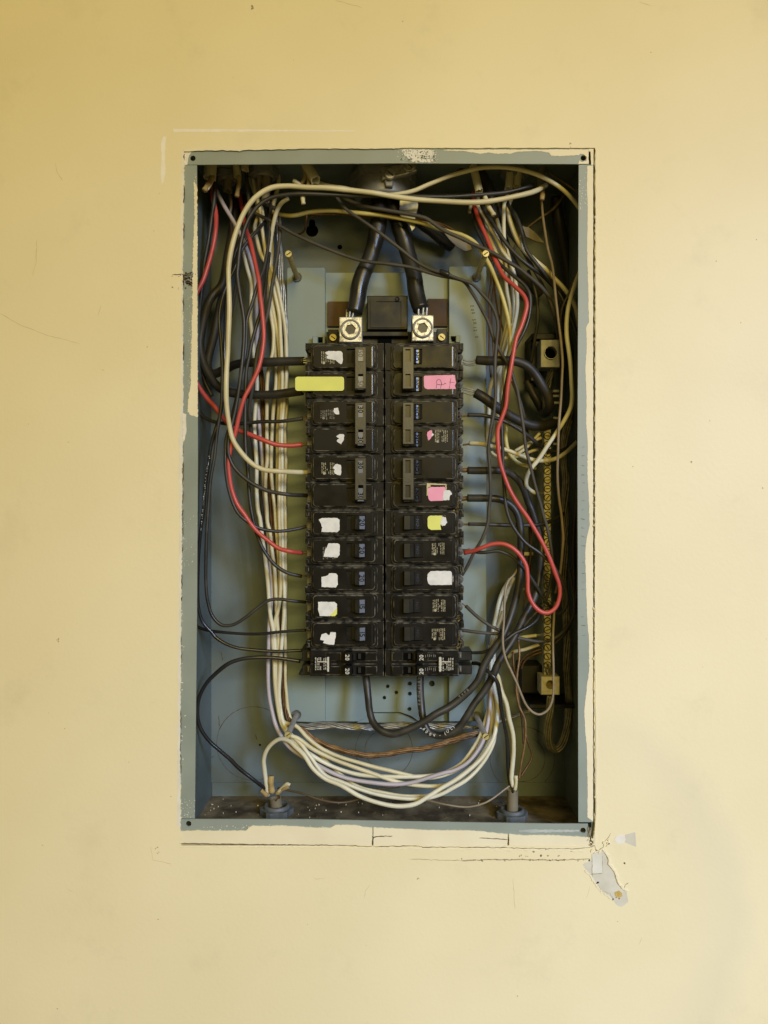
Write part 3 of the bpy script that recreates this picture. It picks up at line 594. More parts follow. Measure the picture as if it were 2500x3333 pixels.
def breaker(side, row, poles, label, ratings, handle='single', tandem=False):
    m_ = (lambda x: x) if side == 'L' else (lambda x: 2502.5-x)
    def rc(x0, y0, x1, y1, z): a, b = sorted((m_(x0), m_(x1))); return rect(a, y0, b, y1, z)
    def px(x0, y0, x1, y1): a, b = sorted((m_(x0), m_(x1))); return a, y0, b, y1
    rnd = random.Random(row*13+(5 if side == 'L' else 9)); jx = rnd.uniform(-2, 2) if poles == 1 else 0
    ytop = 1116+90.4*row; t = thing('circuit_breaker', P(m_(1130), ytop+90.4*poles, 60), label, 'circuit breaker', 'circuit breakers in two columns')
    if tandem: return tandem_body(t, m_, rc, px, ytop, side)
    for p in range(poles):
        y = ytop+90.4*p; j = jx
        # housing with notched wire end
        mb = MB(); a, b = m_(1010+j), m_(1249+j)
        out = [(1249+j, y+.8), (1249+j, y+89.6), (994+j, y+89.6), (994+j, y+70), (1000+j, y+70), (1000+j, y+64), (1012+j, y+64), (1012+j, y+31), (1001+j, y+31), (1001+j, y+24), (994+j, y+24), (994+j, y+.8)]
        mb.prism([(X(m_(x), BZ), Z(yy, BZ)) for x, yy in out], BZ, 80, .55); part('housing', mb, 'black_edge', t, m2='edge_wear')
        mb = MB(); mb.pbox(*px(1000+j, y+32, 1014+j, y+63), 40, 78, .3); part('terminal_plate', mb, 'zinc', t)
        if side == 'R':
            mb = MB(); mb.ring_solid([(.4, 28.6), (3.0, 29.2), (3.4, 30.5), (3.4, 42)], (X(m_(1007+j), 30), 0, Z(y+47, 30)), n=16); part('terminal_screw', mb, 'steel', t)
        for (q0, q1) in ((y+3, y+21), (y+73, y+87)):
            mb = MB(); mb.pbox(*px(997+j, q0, 1006+j, q1), 22.4, 25, .5); part('end_rib', mb, 'black_edge', t, m2='edge_wear')
        mb = MB(); a, b = sorted((m_(1014+j), m_(1228+j))); sheet(mb, [rrect(a, y+6, b, y+84.5, SZ, 2.2)], SZ, 3, .35); part('step_ridge', mb, 'black_edge', t, m2='edge_wear')
        a, b = sorted((m_(1021+j), m_(1219+j))); h0, h1 = sorted((m_(1128+j), m_(1191+j)))
        mb = MB(); sheet(mb, [rrect(a, y+10.5, b, y+78.5, FZ, 2.6), rect(h0, y+19, h1, y+66, FZ)[::-1]], FZ, 3.2, .75)
        face = part('front_face', mb, 'face', t, m2='edge_wear')
        mb = MB(); v = []; e0, e1 = Z(y+76, FZ), Z(y+13, FZ); xr = X(1219 if side == 'L' else 1481.5, FZ)-.2; nn = 7
        for i in range(nn+1):
            th = R(-8+62*i/nn); v += [(xr-2.4+2.6*math.sin(th), FZ-.25+2.6*(1-math.cos(th)), e0), (xr-2.4+2.6*math.sin(th), FZ-.25+2.6*(1-math.cos(th)), e1)]
        mb.add(v, [(2*i, 2*i+2, 2*i+3, 2*i+1) for i in range(nn)], True); part('rounded_end', mb, 'toggle_gloss', t)
        mb = MB(); mb.pbox(*px(1124+j, y+15, 1195+j, y+70), 28, 29); part('slot_floor', mb, 'dark_hole', t)
        # toggle
        f = lambda x: X(m_(x+j), 14); z0, z1 = Z(y+64.5, 14), Z(y+20.5, 14)
        if side == 'L': prof = [(1143, 27), (1144, 21), (1154, 19.6), (1156, 14), (1164, 11.2), (1170, 10.2), (1188, 12.6), (1190, 15), (1190, 27)]
        else: prof = [(1130, 26), (1132, 19.6), (1137, 20.8), (1143, 19.6), (1150, 17), (1154, 16.6), (1158, 15.5), (1168, 13.2), (1169.5, 12), (1188, 12), (1190, 13), (1190, 27)]
        if poles == 2: prof = [(x, d if x < 1153 else max(d, 9.3) if side == 'L' else max(d, 12.2)) for x, d in prof]
        n = len(prof); v = [(f(x), d, z0) for x, d in prof]+[(f(x), d, z1) for x, d in prof]
        mb = MB(); mb.add(v, [(i, i+1, n+i+1, n+i) for i in range(n-1)]+[tuple(range(n)), tuple(range(2*n-1, n-1, -1))])
        tog = part('toggle', mb, 'toggle', t)
        if side == 'R':                                     # glossy hollow cheek lettered ON
            cx0, cx1 = X(m_(1154+j), 15), X(m_(1128+j), 15); N_ = 9; v = []; v2 = []
            for i in range(N_+1):
                s = i/N_; x = cx0+(cx1-cx0)*s; d = 15.2+.95*math.sin(s*math.pi)+.6*s
                v.append((x, d, z0)); v2.append((x, d, z1))
            mb = MB(); mb.add(v+v2, [(i, i+1, N_+2+i, N_+1+i) for i in range(N_)], True); ck = part('toggle_cheek', mb, 'toggle_gloss', tog)
            mb = MB(); xm = cx0+(cx1-cx0)*.36; write(mb, 'ON', xm, (z0+z1)/2, 4.6 if poles == 2 else 3.7, 16.2, 90, slope=.2*(1 if cx1 > cx0 else -1), x0=xm, lift=.35, wide=1.15); part('on_lettering', mb, 'dark_hole' if poles == 2 else 'toggle', tog)
        else:
            s = (12.6-10.2)/(X(1188, 11)-X(1170, 11)); xm = X(m_((1179 if poles == 1 else 1174.5)+j), 11)
            mb = MB(); x0, x1 = (f(1171), f(1187.5)) if poles == 1 else (f(1165), f(1184)); d0, d1 = (10.25, 12.45) if poles == 1 else (9.0, 9.2)
            mb.add([(x0, d0-.1, z0+.3), (x1, d1-.1, z0+.3), (x1, d1-.1, z1-.3), (x0, d0-.1, z1-.3)], [(0, 1, 2, 3)])
            mb.add([(x0, d0+.6, z0+.3), (x1, d1+.6, z0+.3), (x1, d1+.6, z1-.3), (x0, d0+.6, z1-.3)], [(3, 2, 1, 0)])
            part('toggle_tip', mb, 'toggle_tip', tog)
            if ratings:
                mb = MB(); write(mb, ratings, xm, (z0+z1)/2+(-1.2 if p else 1.0 if poles == 2 else 0), 6.3, (d0+d1)/2-.1, -90, slope=s if poles == 1 else .06, x0=xm, lift=.12)
                part('rating_number', mb, 'navy_ink' if ratings == '50' else 'dark_hole', tog)
    if poles == 2:
        y = ytop; z = 8.; a, b = sorted((m_(1157), m_(1190)))
        w0, w1 = sorted((m_(1166), m_(1183)))
        mb = MB(); sheet(mb, [rect(a, y+14.5, b, y+147.5, z), rect(w0, y+20, w1, y+62, z)[::-1], rect(w0, y+101, w1, y+142, z)[::-1]], z, 3.9, .5)
        part('handle_tie', mb, 'tie', t)
        if side == 'R':
            for q in (y+20, y+101):
                mb = MB(); mb.pbox(w0-1, q-1, w1+1, q+42, 10.6, 11.6); part('tie_window', mb, 'toggle', t)
    return t
def sticker(t, polys, name='sticker', z=FZ):
    for i, (m, pts, amp, seed) in enumerate(polys):
        mb = MB(); blob(mb, pts, z-.22-.12*i, amp, 3.5, seed); part(name, mb, m, t)
def print_block(t, x0, x1, y0, y1, seed, z=FZ, m='spec_ink', logo=True):
    mb = MB(); spec(mb, x0, x1, y0, y1, z-.02, seed, logo); tag(part('small_print', mb, m, t), kind='stuff')

def tandem_body(t, m_, rc, px, y, side):
    mb = MB(); mb.pbox(*px(1010, y+1.5, 1249, y+91), 25.5, 80, .6); part('housing', mb, 'black_edge', t, m2='edge_wear')
    for q in (0, 45):
        mb = MB(); mb.pbox(*px(1010, y+q+5, 1228, y+q+42), 23.2, 26, .5); part('half_module', mb, 'black_edge', t, m2='edge_wear')
        for (a, b) in ((1060, 1110), (1190, 1226)):
            mb = MB(); mb.pbox(*px(a, y+q+14, b, y+q+40), 22, 24, .4); part('front_panel', mb, 'face', t, m2='edge_wear')
        mb = MB(); mb.pbox(*px(1148, y+q+15, 1192, y+q+40), 22.2, 23.4, .2); part('slot_floor', mb, 'dark_hole', t)
        mb = MB(); mb.pbox(*px(1165, y+q+17, 1175, y+q+35), 20.4, 23, .3); part('slot_rib', mb, 'toggle', t)
        mb = MB(); mb.pbox(*px(1124, y+q+13, 1146, y+q+44), 11.5, 23, .8); tg = part('toggle', mb, 'face', t)
        mb = MB(); mb.pbox(*px(1146, y+q+17, 1160, y+q+42), 17, 23, 1.2); part('toggle_heel', mb, 'toggle_gloss', tg)
        mb = MB(); x = m_(1131); write(mb, '20', X(x, 11.5), Z(y+q+30, 11.5), 5.2, 11.5, -90 if side == 'L' else 90, lift=.12); part('rating_number', mb, 'white_ink', tg)
        mb = MB(); pts = [(1012, y+q+10), (1012, y+q+42), (972, y+q+42), (972, y+q+37), (983, y+q+30), (983, y+q+12), (1000, y+q+5)] if q else [(1012, y+4), (1012, y+42), (976, y+42), (984, y+30), (984, y+14), (978, y+8), (1000, y+1)]
        if side == 'L': mb.prism([(X(x, 34), Z(yy, 34)) for x, yy in pts], 34, 70, .6)
        else: mb.pbox(*px(966, y+q+9, 1012, y+q+40), 34, 60, .8)
        part('terminal_block', mb, 'black', t)
        mb = MB(); mb.pbox(*px(1000, y+q+14, 1009, y+q+32), 29, 36, 1.5); part('terminal_screw', mb, 'steel', t)
        if side == 'R':
            mb = MB(); rn = random.Random(q)
            for k, x in enumerate((1384, 1391, 1397, 1403, 1411, 1416)): mb.prism(rect(x, y+q+17+rn.uniform(0, 5), x+1.8, y+q+29+rn.uniform(-4, 2), 22), 21.9, 22)
            part('small_print', mb, 'faint_ink', t, kind='stuff')
    a, b = sorted((m_(1022), m_(1078)))
    mb = MB(); mb.prism(rrect(a, y+27, b, y+78, 21.4, .8), 21.4, 23.4, .2); lb = part('rating_label', mb, 'face', t)
    mb = MB(); spec(mb, a+3, b-9 if side == 'L' else b-3, y+29, y+74, 21.38, 3 if side == 'L' else 4, False)
    bx = (b-12, b-7) if side == 'L' else (a+6, a+11); mb.prism(rect(bx[0], y+28, bx[1], y+76, 21.38), 21.25, 21.38); mb.prism(rect(a+12, y+42, b-14, y+45, 21.38), 21.25, 21.38)
    part('label_print', mb, mat('label_print_'+side, (.55, .53, .42), None, rough=.6), lb, kind='stuff')
    return t

k1, k2, k3 = .1567, .1808, .2532
t = breaker('L', 0, 2, 'two-pole breaker marked 50 with a long yellow sticker, topmost of its column', '50')
print_block(t, 1045, 1090, 1143, 1186, 1)
sticker(t, [('paper_white', cvt(1000, 1120, k1, [(430, 145), (690, 145), (725, 165), (737, 200), (738, 340), (720, 410), (690, 415), (640, 375), (590, 330), (480, 318), (410, 300), (400, 255), (440, 235), (400, 215), (375, 178)]), .7, 2)], 'torn_label')
mb = MB(); mb.prism([(x, z) for x, z in rrect(961, 1226, 1120, 1272, 17, 2.4)], 17, 17.25); o = part('yellow_sticker', mb, 'paper_yellow', t)
t = breaker('L', 2, 2, 'two-pole breaker marked 30 with a small white paper scrap on each pole', '30')
print_block(t, 1043, 1090, 1333, 1366, 2, m='faint_ink')
sticker(t, [('paper_white', cvt(960, 1280, k2, [(705, 270), (780, 262), (785, 300), (798, 375), (740, 380), (710, 355), (690, 320)]), .9, 3)], 'paper_scrap'); sticker(t, [('paper_white', cvt(960, 1280, k2, [(745, 780), (800, 735), (885, 740), (883, 830), (830, 920), (760, 870), (755, 845), (800, 815), (770, 795)]), .9, 4)], 'paper_scrap')
t = breaker('L', 4, 2, 'two-pole breaker marked 30 with one white scrap, its other pole bare', '30')
print_block(t, 1046, 1090, 1505, 1546, 3)
sticker(t, [('paper_white', cvt(960, 1260, k3, [(520, 990), (545, 985), (585, 1000), (598, 1040), (596, 1090), (588, 1135), (560, 1130), (515, 1110), (500, 1085), (515, 1060), (490, 1040)]), 1, 5)], 'torn_label')
W = 'single breaker with a white label '
for row, lab, rt, pl in ((6, W+'torn to a zigzag edge, in the seventh space', '20', [(305, 125), (350, 102), (545, 102), (572, 125), (575, 255), (545, 285), (340, 282), (352, 225), (330, 165)]),
                         (7, W+'missing one corner in a slant, beside red wire', '20', [(430, 430), (550, 428), (573, 445), (578, 480), (573, 580), (545, 610), (370, 600), (385, 520), (415, 475)]),
                         (8, W+'notched at its upper corner, in the ninth space', '20', [(440, 812), (530, 815), (550, 840), (552, 960), (525, 995), (345, 990), (340, 862), (400, 850), (425, 838)])):
    t = breaker('L', row, 1, lab, rt)
    if row == 7: print_block(t, 1050, 1100, 1780, 1821, 7, m='faint_ink', logo=False)
    sticker(t, [('paper_white', cvt(960, 1660, k3, pl), .7, row)], 'torn_label')
t = breaker('L', 9, 1, W+'still yellow at one lower corner', '15')
sticker(t, [('paper_white', cvt(960, 1660, k3, [(298, 1180), (510, 1182), (540, 1205), (542, 1330), (515, 1365), (320, 1362), (300, 1290)]), .6, 9), ('paper_yellow', cvt(960, 1660, k3, [(445, 1362), (515, 1365), (541, 1335), (541, 1250), (510, 1300), (490, 1320)]), .5, 10)], 'torn_label')
t = breaker('L', 10, 1, 'single breaker with a ragged mitten-shaped white scrap, above the tandem one', '15')
sticker(t, [('paper_white', [(1047, 2065), (1061, 2060), (1071, 2068), (1076, 2058), (1093, 2058), (1093, 2070), (1087, 2099), (1071, 2098), (1051, 2093), (1056, 2085), (1042, 2083), (1045, 2072)], .8, 11)], 'paper_scrap')
breaker('L', 11, 1, 'slim tandem breaker marked 20 twice, its square label away from the brass bar', None, tandem=True)
t = breaker('R', 0, 2, 'two-pole breaker with a pink sticker handwritten A-t, topmost of its column', None)
mb = MB(); blob(mb, cvt(1250, 1120, .16275, [(795, 660), (805, 640), (830, 630), (1100, 622), (1415, 618), (1425, 690), (1445, 770), (1420, 830), (1440, 895), (860, 900), (820, 880), (800, 840)]), FZ-.3, .5, 4, 12); pk = part('pink_sticker', mb, 'paper_pink', t)
mb = MB()
for i, pts in enumerate(([(1043, 885), (1055, 790), (1050, 740), (1090, 700), (1130, 720), (1152, 790), (1130, 885)], [(1055, 805), (1120, 812), (1210, 812)], [(1200, 780), (1242, 792)], [(1340, 680), (1322, 780), (1305, 890)], [(1303, 758), (1360, 766), (1412, 764)])):
    ribbon(mb, cvt(1250, 1120, .16275, pts), 1.5, FZ-.42, .1, .25, 4, i, False)
part('handwriting', mb, 'pen_ink', pk)
t = breaker('R', 2, 2, 'two-pole breaker with a small pink scrap beside pale print', None); print_block(t, 1415, 1459, 1399, 1442, 13)
sticker(t, [('paper_pink', cvt(1240, 1260, k3, [(600, 575), (625, 560), (655, 555), (660, 590), (672, 605), (650, 640), (630, 670), (610, 685), (600, 650), (592, 612)]), .6, 13), ('paper_white', cvt(1240, 1260, k3, [(660, 592), (686, 605), (655, 636), (650, 615)]), .5, 14)], 'paper_scrap')
t = breaker('R', 4, 2, 'two-pole breaker with a pink label torn white at one end, old tape around it', None)
sticker(t, [('paper_pink', cvt(1240, 1260, k3, [(640, 1285), (820, 1282), (835, 1320), (805, 1400), (800, 1460), (640, 1465), (615, 1445), (606, 1410), (606, 1300)]), .4, 15), ('paper_white', cvt(1240, 1260, k3, [(805, 1335), (835, 1322), (885, 1328), (915, 1370), (885, 1400), (882, 1450), (805, 1456), (795, 1410)]), 1.2, 16)], 'torn_label')
mb = MB(); blob(mb, cvt(1240, 1260, k3, [(590, 1235), (700, 1238), (842, 1246), (846, 1318), (832, 1320), (828, 1258), (640, 1256), (636, 1282), (606, 1292), (605, 1396), (588, 1395)]), FZ-.62, .5, 4, 17); part('tape_edge', mb, mat('old_tape', (.50, .40, .17), (.60, .52, .28), 200, .6), t)
t = breaker('R', 6, 1, 'single breaker with a bright yellow label torn white at one end', None); print_block(t, 1438, 1451, 1676, 1718, 18, logo=False)
sticker(t, [('paper_yellow', cvt(1240, 1660, k3, [(600, 110), (612, 80), (640, 72), (790, 72), (775, 140), (765, 200), (775, 255), (640, 255), (608, 235), (600, 200)]), .4, 18), ('paper_white', cvt(1240, 1660, k3, [(785, 85), (835, 92), (842, 130), (855, 160), (825, 200), (780, 200), (762, 175)]), 1.2, 19)], 'torn_label')
t = breaker('R', 7, 1, 'single breaker with bare pale print, fed by the red wire on the bar side', None); print_block(t, 1405, 1448, 1766, 1808, 20)
t = breaker('R', 8, 1, 'single breaker with a whole blank white label, rounded at one end', None)
sticker(t, [('paper_white', cvt(1240, 1660, k3, [(597, 870), (603, 820), (640, 788), (700, 784), (895, 785), (922, 830), (930, 870), (928, 920), (910, 962), (640, 965), (610, 945), (600, 910)]), .5, 21)], 'blank_label')
t = breaker('R', 9, 1, 'single breaker with bare pale print, right below the blank white label', None); print_block(t, 1408, 1451, 1950, 1992, 22)
t = breaker('R', 10, 1, 'single breaker with bare print spotted rusty red, above the tandem one', None); print_block(t, 1405, 1450, 2044, 2085, 23)
mb = MB(); specks(mb, 9, lambda r: (r.uniform(1428, 1450), r.uniform(2052, 2084)), FZ-.06, 1, 2.6, 24, .05); part('rust_spot', mb, mat('rust_spot', (.22, .07, .02), None, rough=.8), t)
breaker('R', 11, 1, 'slim tandem breaker marked 20 twice, its square label towards the brass bar', None, tandem=True)
for i, (x, y, sx, sy, n) in enumerate(((1488, 1465, 7, 10, 26), (1492, 1632, 7, 20, 60), (1490, 1722, 6, 16, 50), (1484, 2002, 9, 12, 40), (1494, 2090, 8, 16, 60), (1290, 1985, 12, 4, 16), (1494, 1845, 7, 9, 18))):
    pass
RES = ((1484, 1465, 4, 8, 40, 2), (1486, 1632, 5, 20, 90, 4), (1487, 1722, 4, 14, 70, 6), (1484, 2002, 7, 12, 60, 9), (1490, 2088, 6, 14, 80, 10))
def holder(row): return next(o for o in bpy.data.objects if o.get('category') == 'circuit breaker' and o.location.x > .004 and abs((1116+90.4*(row+(2 if row in (0, 2, 4) else 1))-1666.5)+((o.location.z-ZC)*1000)/K(60)) < 5)
for i, (x, y, sx, sy, n, row) in enumerate(RES):
    mb = MB(); specks(mb, n, lambda r: (r.gauss(x, sx*.8), r.gauss(y, sy*.7)), 23.3, .8, 3.4, 200+i, .5); part('crusted_residue', mb, 'rust', holder(row), kind='stuff')

# ------------------------------------------------------------------ neutral bar with its screws and lugs
bar = thing('terminal_bar', P(1782, 2190, 62), 'tall brass terminal bar with a column of slotted screws and a lug at each end', 'terminal bar')
NY = 60.
mb = MB(); mb.pbox(1771, 1398, 1794, 2196, NY, NY+9, .5); part('bar_strip', mb, 'brass_bar', bar)
mb = MB(); c = [(2.75*math.cos(k*6.2832/16), 2.75*math.sin(k*6.2832/16)) for k in range(16)]; sheet(mb, [c, [(-2.5, -.42), (-2.5, .42), (2.5, .42), (2.5, -.42)]], 0, 1.6, .25)
mb.ring_solid([(2.4, 1.3), (2.4, 1.5)], (0, 0, 0), n=12)
screw0 = None; rn = random.Random(3)
rngh = MB(); rngh.ring_solid([(3.75, 0), (3.75, .12), (2.7, .12)], (0, 0, 0), n=16, cap1=False)
for i in range(27):
    y = 1419+28.7*i
    if screw0 is None:
        me = bpy.data.meshes.new('bar_screw'); me.from_pydata([(a/1000, b/1000, c_/1000) for a, b, c_ in mb.v], [], mb.f); me.materials.append(M['brass'])
        me2 = bpy.data.meshes.new('screw_well'); me2.from_pydata([(a/1000, b/1000, c_/1000) for a, b, c_ in rngh.v], [], rngh.f); me2.materials.append(M['dark_hole'])
        screw0 = me
    o = bpy.data.objects.new('bar_screw', screw0); link(o, bar); o.location = world((X(1782, NY), NY-.7-rn.uniform(0, .5), Z(y, NY)))-root_loc(bar); o.rotation_euler = (0, rn.uniform(-1.2, 1.2), 0)
    w = bpy.data.objects.new('screw_well', me2); link(w, bar); w.location = world((X(1782, NY), NY-.15, Z(y, NY)))-root_loc(bar)
for (x0, y0, x1, y1, cx, cy, r, ri) in ((1762, 1107, 1821, 1194, 1799, 1148, 29, 20), (1764, 2204, 1820, 2260, 1792, 2229, 19, 15)):
    z = 50.; mb = MB(); hole_ = circ(cx-6 if r > 25 else cx, cy, ri, z, 20)
    sheet(mb, [rect(x0, y0, x1, y1, z), hole_[::-1]], z, 20, .5); lug = part('end_lug', mb, 'brass_bar' if r < 25 else 'zinc', bar)
    if r > 25:
        mb = MB(); mb.ring_solid([(r*.77*K(z), z-.1), (r*.77*K(z), z-1.6), (ri*K(z), z-1.6), (ri*K(z), z+6)], (X(cx-6, z), 0, Z(cy, z)), n=28, cap0=False, cap1=False); part('lug_screw', mb, 'steel', lug)
    mb = MB(); mb.prism(circ(cx-6 if r > 25 else cx, cy, ri+.5, z, 20), z+9, z+10); part('lug_hollow', mb, 'dark_hole' if r > 25 else 'rust', lug)
for (a, f_, b_) in (((1697, 2166, 1765, 2256), 78, 107), ((1722, 2293, 1880, 2306), 62, 107), ((1732, 1085, 1830, 1104), 70, 107), ((1728, 1110, 1764, 1240), 74, 107)):
    mb = MB(); mb.pbox(*a, f_, b_, .6); part('insulating_bracket', mb, 'black', bar)
for y in (1268, 1284, 1306, 1356, 1440): 
    mb = MB(); mb.pbox(1800, y, 1822, y+9, 62, 70, .5); part('bar_clip', mb, 'zinc', bar)

# ------------------------------------------------------------------ conduit bushing and locknuts
bu = thing('conduit_bushing', (X(1250, 56), 56, ZT), 'grey metal conduit bushing with a screwed clamp at the top of the box', 'conduit fitting')
cz = 56.; cx = X(1247, cz); zb = 296.5
mb = MB(); mb.ring_solid([(27, ZT), (27, zb+3), (26, zb), (22.5, zb), (21.5, zb+3), (21.5, ZT)], (cx, cz, 0), 'z', 40, False, False); part('ring_body', mb, 'zinc', bu)
mb = MB(); v = []
n = 32; pr = [(30 if (i//2) % 2 else 32) for i in range(n)]
for z in (zb+18, zb+26): v += [(cx+pr[i]*math.cos(i*6.2832/n), cz+pr[i]*math.sin(i*6.2832/n), z) for i in range(n)]
mb.add(v, [(i, (i+1) % n, n+(i+1) % n, n+i) for i in range(n)]+[tuple(range(n)), tuple(range(2*n-1, n-1, -1))]); part('lock_ring', mb, 'zinc', bu)
mb = MB(); q = [(1240, 543), (1352, 526), (1357, 554), (1320, 566), (1244, 584)]; mb.prism(poly(q, 23), 23, 30, .8); part('clamp_plate', mb, 'steel', bu)
mb = MB(); mb.prism(poly([(1250, 584), (1282, 578), (1278, 606), (1256, 606)], 25), 25, 30, .8); part('clamp_tongue', mb, 'zinc', bu)
for x, y, r in ((1270, 563, 16), (1332, 537, 17)):
    mb = MB(); sl = [(X(x+a*.77-b*.64, 20), Z(y+a*.64+b*.77, 20)) for a, b in ((-13, -2), (13, -2), (13, 2), (-13, 2))]
    sheet(mb, [circ(x, y, r, 20, 20), sl], 20, 4, .6); part('clamp_screw', mb, 'steel', bu)
mb = MB(); mb.prism(poly(ragged([(1302, 650), (1330, 646), (1361, 648), (1360, 680), (1352, 700), (1350, 742), (1340, 752), (1330, 725), (1300, 698)], 1.5, 8, 4), 44), 44, 45.2, .2); part('bonding_strap', mb, 'tinned', bu)
def locknut(px, depth, r, up, label, m='zinc'):
    t = thing('locknut', (X(px, depth), depth, ZT if up else ZB), label, 'locknut', 'conduit locknuts on the box walls')
    c = (X(px, depth), depth, 0); s = -1 if up else 1; z0 = (ZT if up else ZB)
    mb = MB(); n = 24; v = []; pr = [r*(1.12 if i % 4 in (0, 1) else 1.0) for i in range(n)]
    for h in (.6, 6.4): v += [(c[0]+pr[i]*math.cos(i*6.2832/n), c[1]+pr[i]*math.sin(i*6.2832/n), z0+s*h) for i in range(n)]
    rin = r*.72
    for h in (.6, 6.4): v += [(c[0]+rin*math.cos(i*6.2832/n), c[1]+rin*math.sin(i*6.2832/n), z0+s*h) for i in range(n)]
    f = [(i, (i+1) % n, n+(i+1) % n, n+i) for i in range(n)]+[(2*n+i, 2*n+(i+1) % n, 3*n+(i+1) % n, 3*n+i) for i in range(n)]+[(n+i, n+(i+1) % n, 3*n+(i+1) % n, 3*n+i) for i in range(n)]
    mb.add(v, f); part('nut_ring', mb, m, t)
    mb = MB(); mb.ring_solid([(r*.86, z0+s*6.2), (r*.86, z0+s*8.4), (r*.80, z0+s*9.6), (r*.66, z0+s*9.6), (r*.64, z0+s*1)], c, 'z', 28, False, False); part('connector_throat', mb, m, t)
    return t
locknut(860, 52, 12.6, True, 'dusty locknut over the cream sheaths, nearest the conduit bushing')
locknut(738, 60, 11, True, 'dusty locknut in deep shade above the aged tan sheath')
locknut(1675, 54, 12, True, 'dusty locknut above the pair of cream sheaths near the brass bar')
locknut(901, 62, 14.6, False, 'blue-grey locknut on the dusty floor where the cream loop rises', 'zinc_blue')
locknut(1667, 52, 13.4, False, 'dark locknut on the dusty floor where the black and cream wires end', 'zinc_blue')
# ------------------------------------------------------------------ wires
def path(s):
    """'x,y[,depth] x,y ...' photo pixels -> millimetre points; missing depths are blended along the way"""
    q = [tuple(float(c) for c in t.split(',')) for t in s.split()]
    L = [0.]
    for a, b in zip(q, q[1:]): L.append(L[-1]+math.dist(a[:2], b[:2]))
    k = [(l, p[2]) for l, p in zip(L, q) if len(p) > 2]
    return [P(p[0], p[1], float(np.interp(l, *zip(*k)))) for l, p in zip(L, q)]
GR = {'w_black': 'black insulated wires', 'w_gloss': 'black insulated wires', 'w_dusty': 'black insulated wires', 'w_thick': 'thick black cables', 'w_red': 'red insulated wires', 'w_cream': 'cream insulated wires', 'w_white': 'cream insulated wires', 'w_yellow': 'cream insulated wires'}
def wire(m, w, s, label, bare=None, bm='copper', name=None, bw=.5, cat='wire'):
    p = path(s); c = catmull(p); z = np.mean([q[1] for q in p]); r = w/2*K(z)
    n = len(c); u = np.arange(n); r7 = np.random.RandomState(int(abs(p[0][0]*31+p[-1][2]*17)) % 9999)
    for f in (.035, .09, .2): c = c+(.42*r/3*f**-.35*.5)*np.stack([np.sin(u*f*r7.uniform(.7, 1.3)+r7.uniform(0, 6)) for _ in range(3)], 1)*np.minimum(1, np.minimum(u, n-1-u)/12)[:, None]
    rr = np.full(n, r); rn = random.Random(len(label)*7+int(w))
    rr = rr*(1+.035*np.sin(np.arange(n)*.21+rn.random()*6))
    mb = MB(); mb.tube(c, rr, 10 if w < 20 else 16)
    nm = name or {'w_red': 'red_wire', 'w_cream': 'cream_wire', 'w_white': 'cream_wire', 'w_yellow': 'cream_wire', 'w_lilac': 'lilac_wire', 'copper': 'copper_wire', 'w_brown': 'brown_wire', 'w_tan': 'tan_wire', 'w_thick': 'black_cable'}.get(m, 'black_wire')
    o = mb.build(nm, M[m], None, tuple(c[-1])); tag(o, label, cat, GR.get(m))
    for b in (bare or '').split('|'):
        if not b: continue
        cb = catmull(path(b), 1.2); mb = MB(); rb = np.full(len(cb), r*bw); mb.tube(cb, rb, 8); part('bare_end', mb, bm, o)
    return o
def strands(m, w, s, label, n=6, turns=.03, name='stranded_wire', group=None, fray=0., cat='wire', sw=.42):
    p = path(s); c = catmull(p, 1.6); z = np.mean([q[1] for q in p]); r = w/2*K(z); T, U, V = frames(c)
    d = np.concatenate([[0], np.cumsum(np.linalg.norm(np.diff(c, axis=0), axis=1))]); e = None; rn = random.Random(n+len(s))
    e = thing(name, tuple(c[-1]), label, cat, group)
    for i in range(n):
        a = 2*math.pi*i/n+d*turns*6.283; k = r*(1-sw)*(1+fray*np.sin(d*.05+rn.random()*6))
        cc = c+k[:, None]*(np.cos(a)[:, None]*U+np.sin(a)[:, None]*V) if not np.isscalar(k) else c+k*(np.cos(a)[:, None]*U+np.sin(a)[:, None]*V)
        mb = MB(); mb.tube(cc, r*sw, 6); part('strand', mb, m, e)
    return e

# ---- away from the brass bar: wires feeding the column of 50 and 30 amp breakers
wire('w_cream', 16.5, '1778,602,40 1740,622,30 1687,637,24 1610,652 1540,658 1440,655 1340,648 1270,637,20 1213,627,16 1120,619 1060,614 1000,611,12 934,606 884,613 833,645 795,692 770,746 755,802 746,865 745,911 748,1012 748,1075 746,1139 740,1202 737,1260,12 738,1311 745,1374 757,1432 783,1475 820,1513 858,1531 909,1536,22 960,1538 1000,1538,42',
     'fat cream wire arching across the top, then down into the fifth breaker pole')
wire('w_black', 13.5, '1735,603,38 1720,608,34 1644,625 1517,636 1340,638 1150,635,20 960,632,16 934,633 884,642 846,665 815,703 795,744 780,802 774,865 772,898 780,961 793,1037 795,1100 791,1176 783,1240 775,1285 762,1349 747,1425 747,1475 762,1513 790,1546 828,1576 871,1597 934,1608,24 1002,1613,42',
     'charcoal wire running just under the fat cream arch, into the sixth breaker pole')
wire('w_red', 14, '772,600,78 790,690,72 800,751,44 815,797,34 833,865 843,911,26 848,961 855,1012 860,1088,22 855,1139 841,1202 813,1265 800,1290,20 783,1344 767,1412 755,1450 745,1500 745,1538 752,1589 772,1640 798,1675 808,1690 833,1723 871,1756 909,1784 947,1795,30 982,1800,40',
     'red wire with a long S bend, crossing the cream bundle to the eighth pole', '978,1800,40 995,1799,41 1004,1795,42')
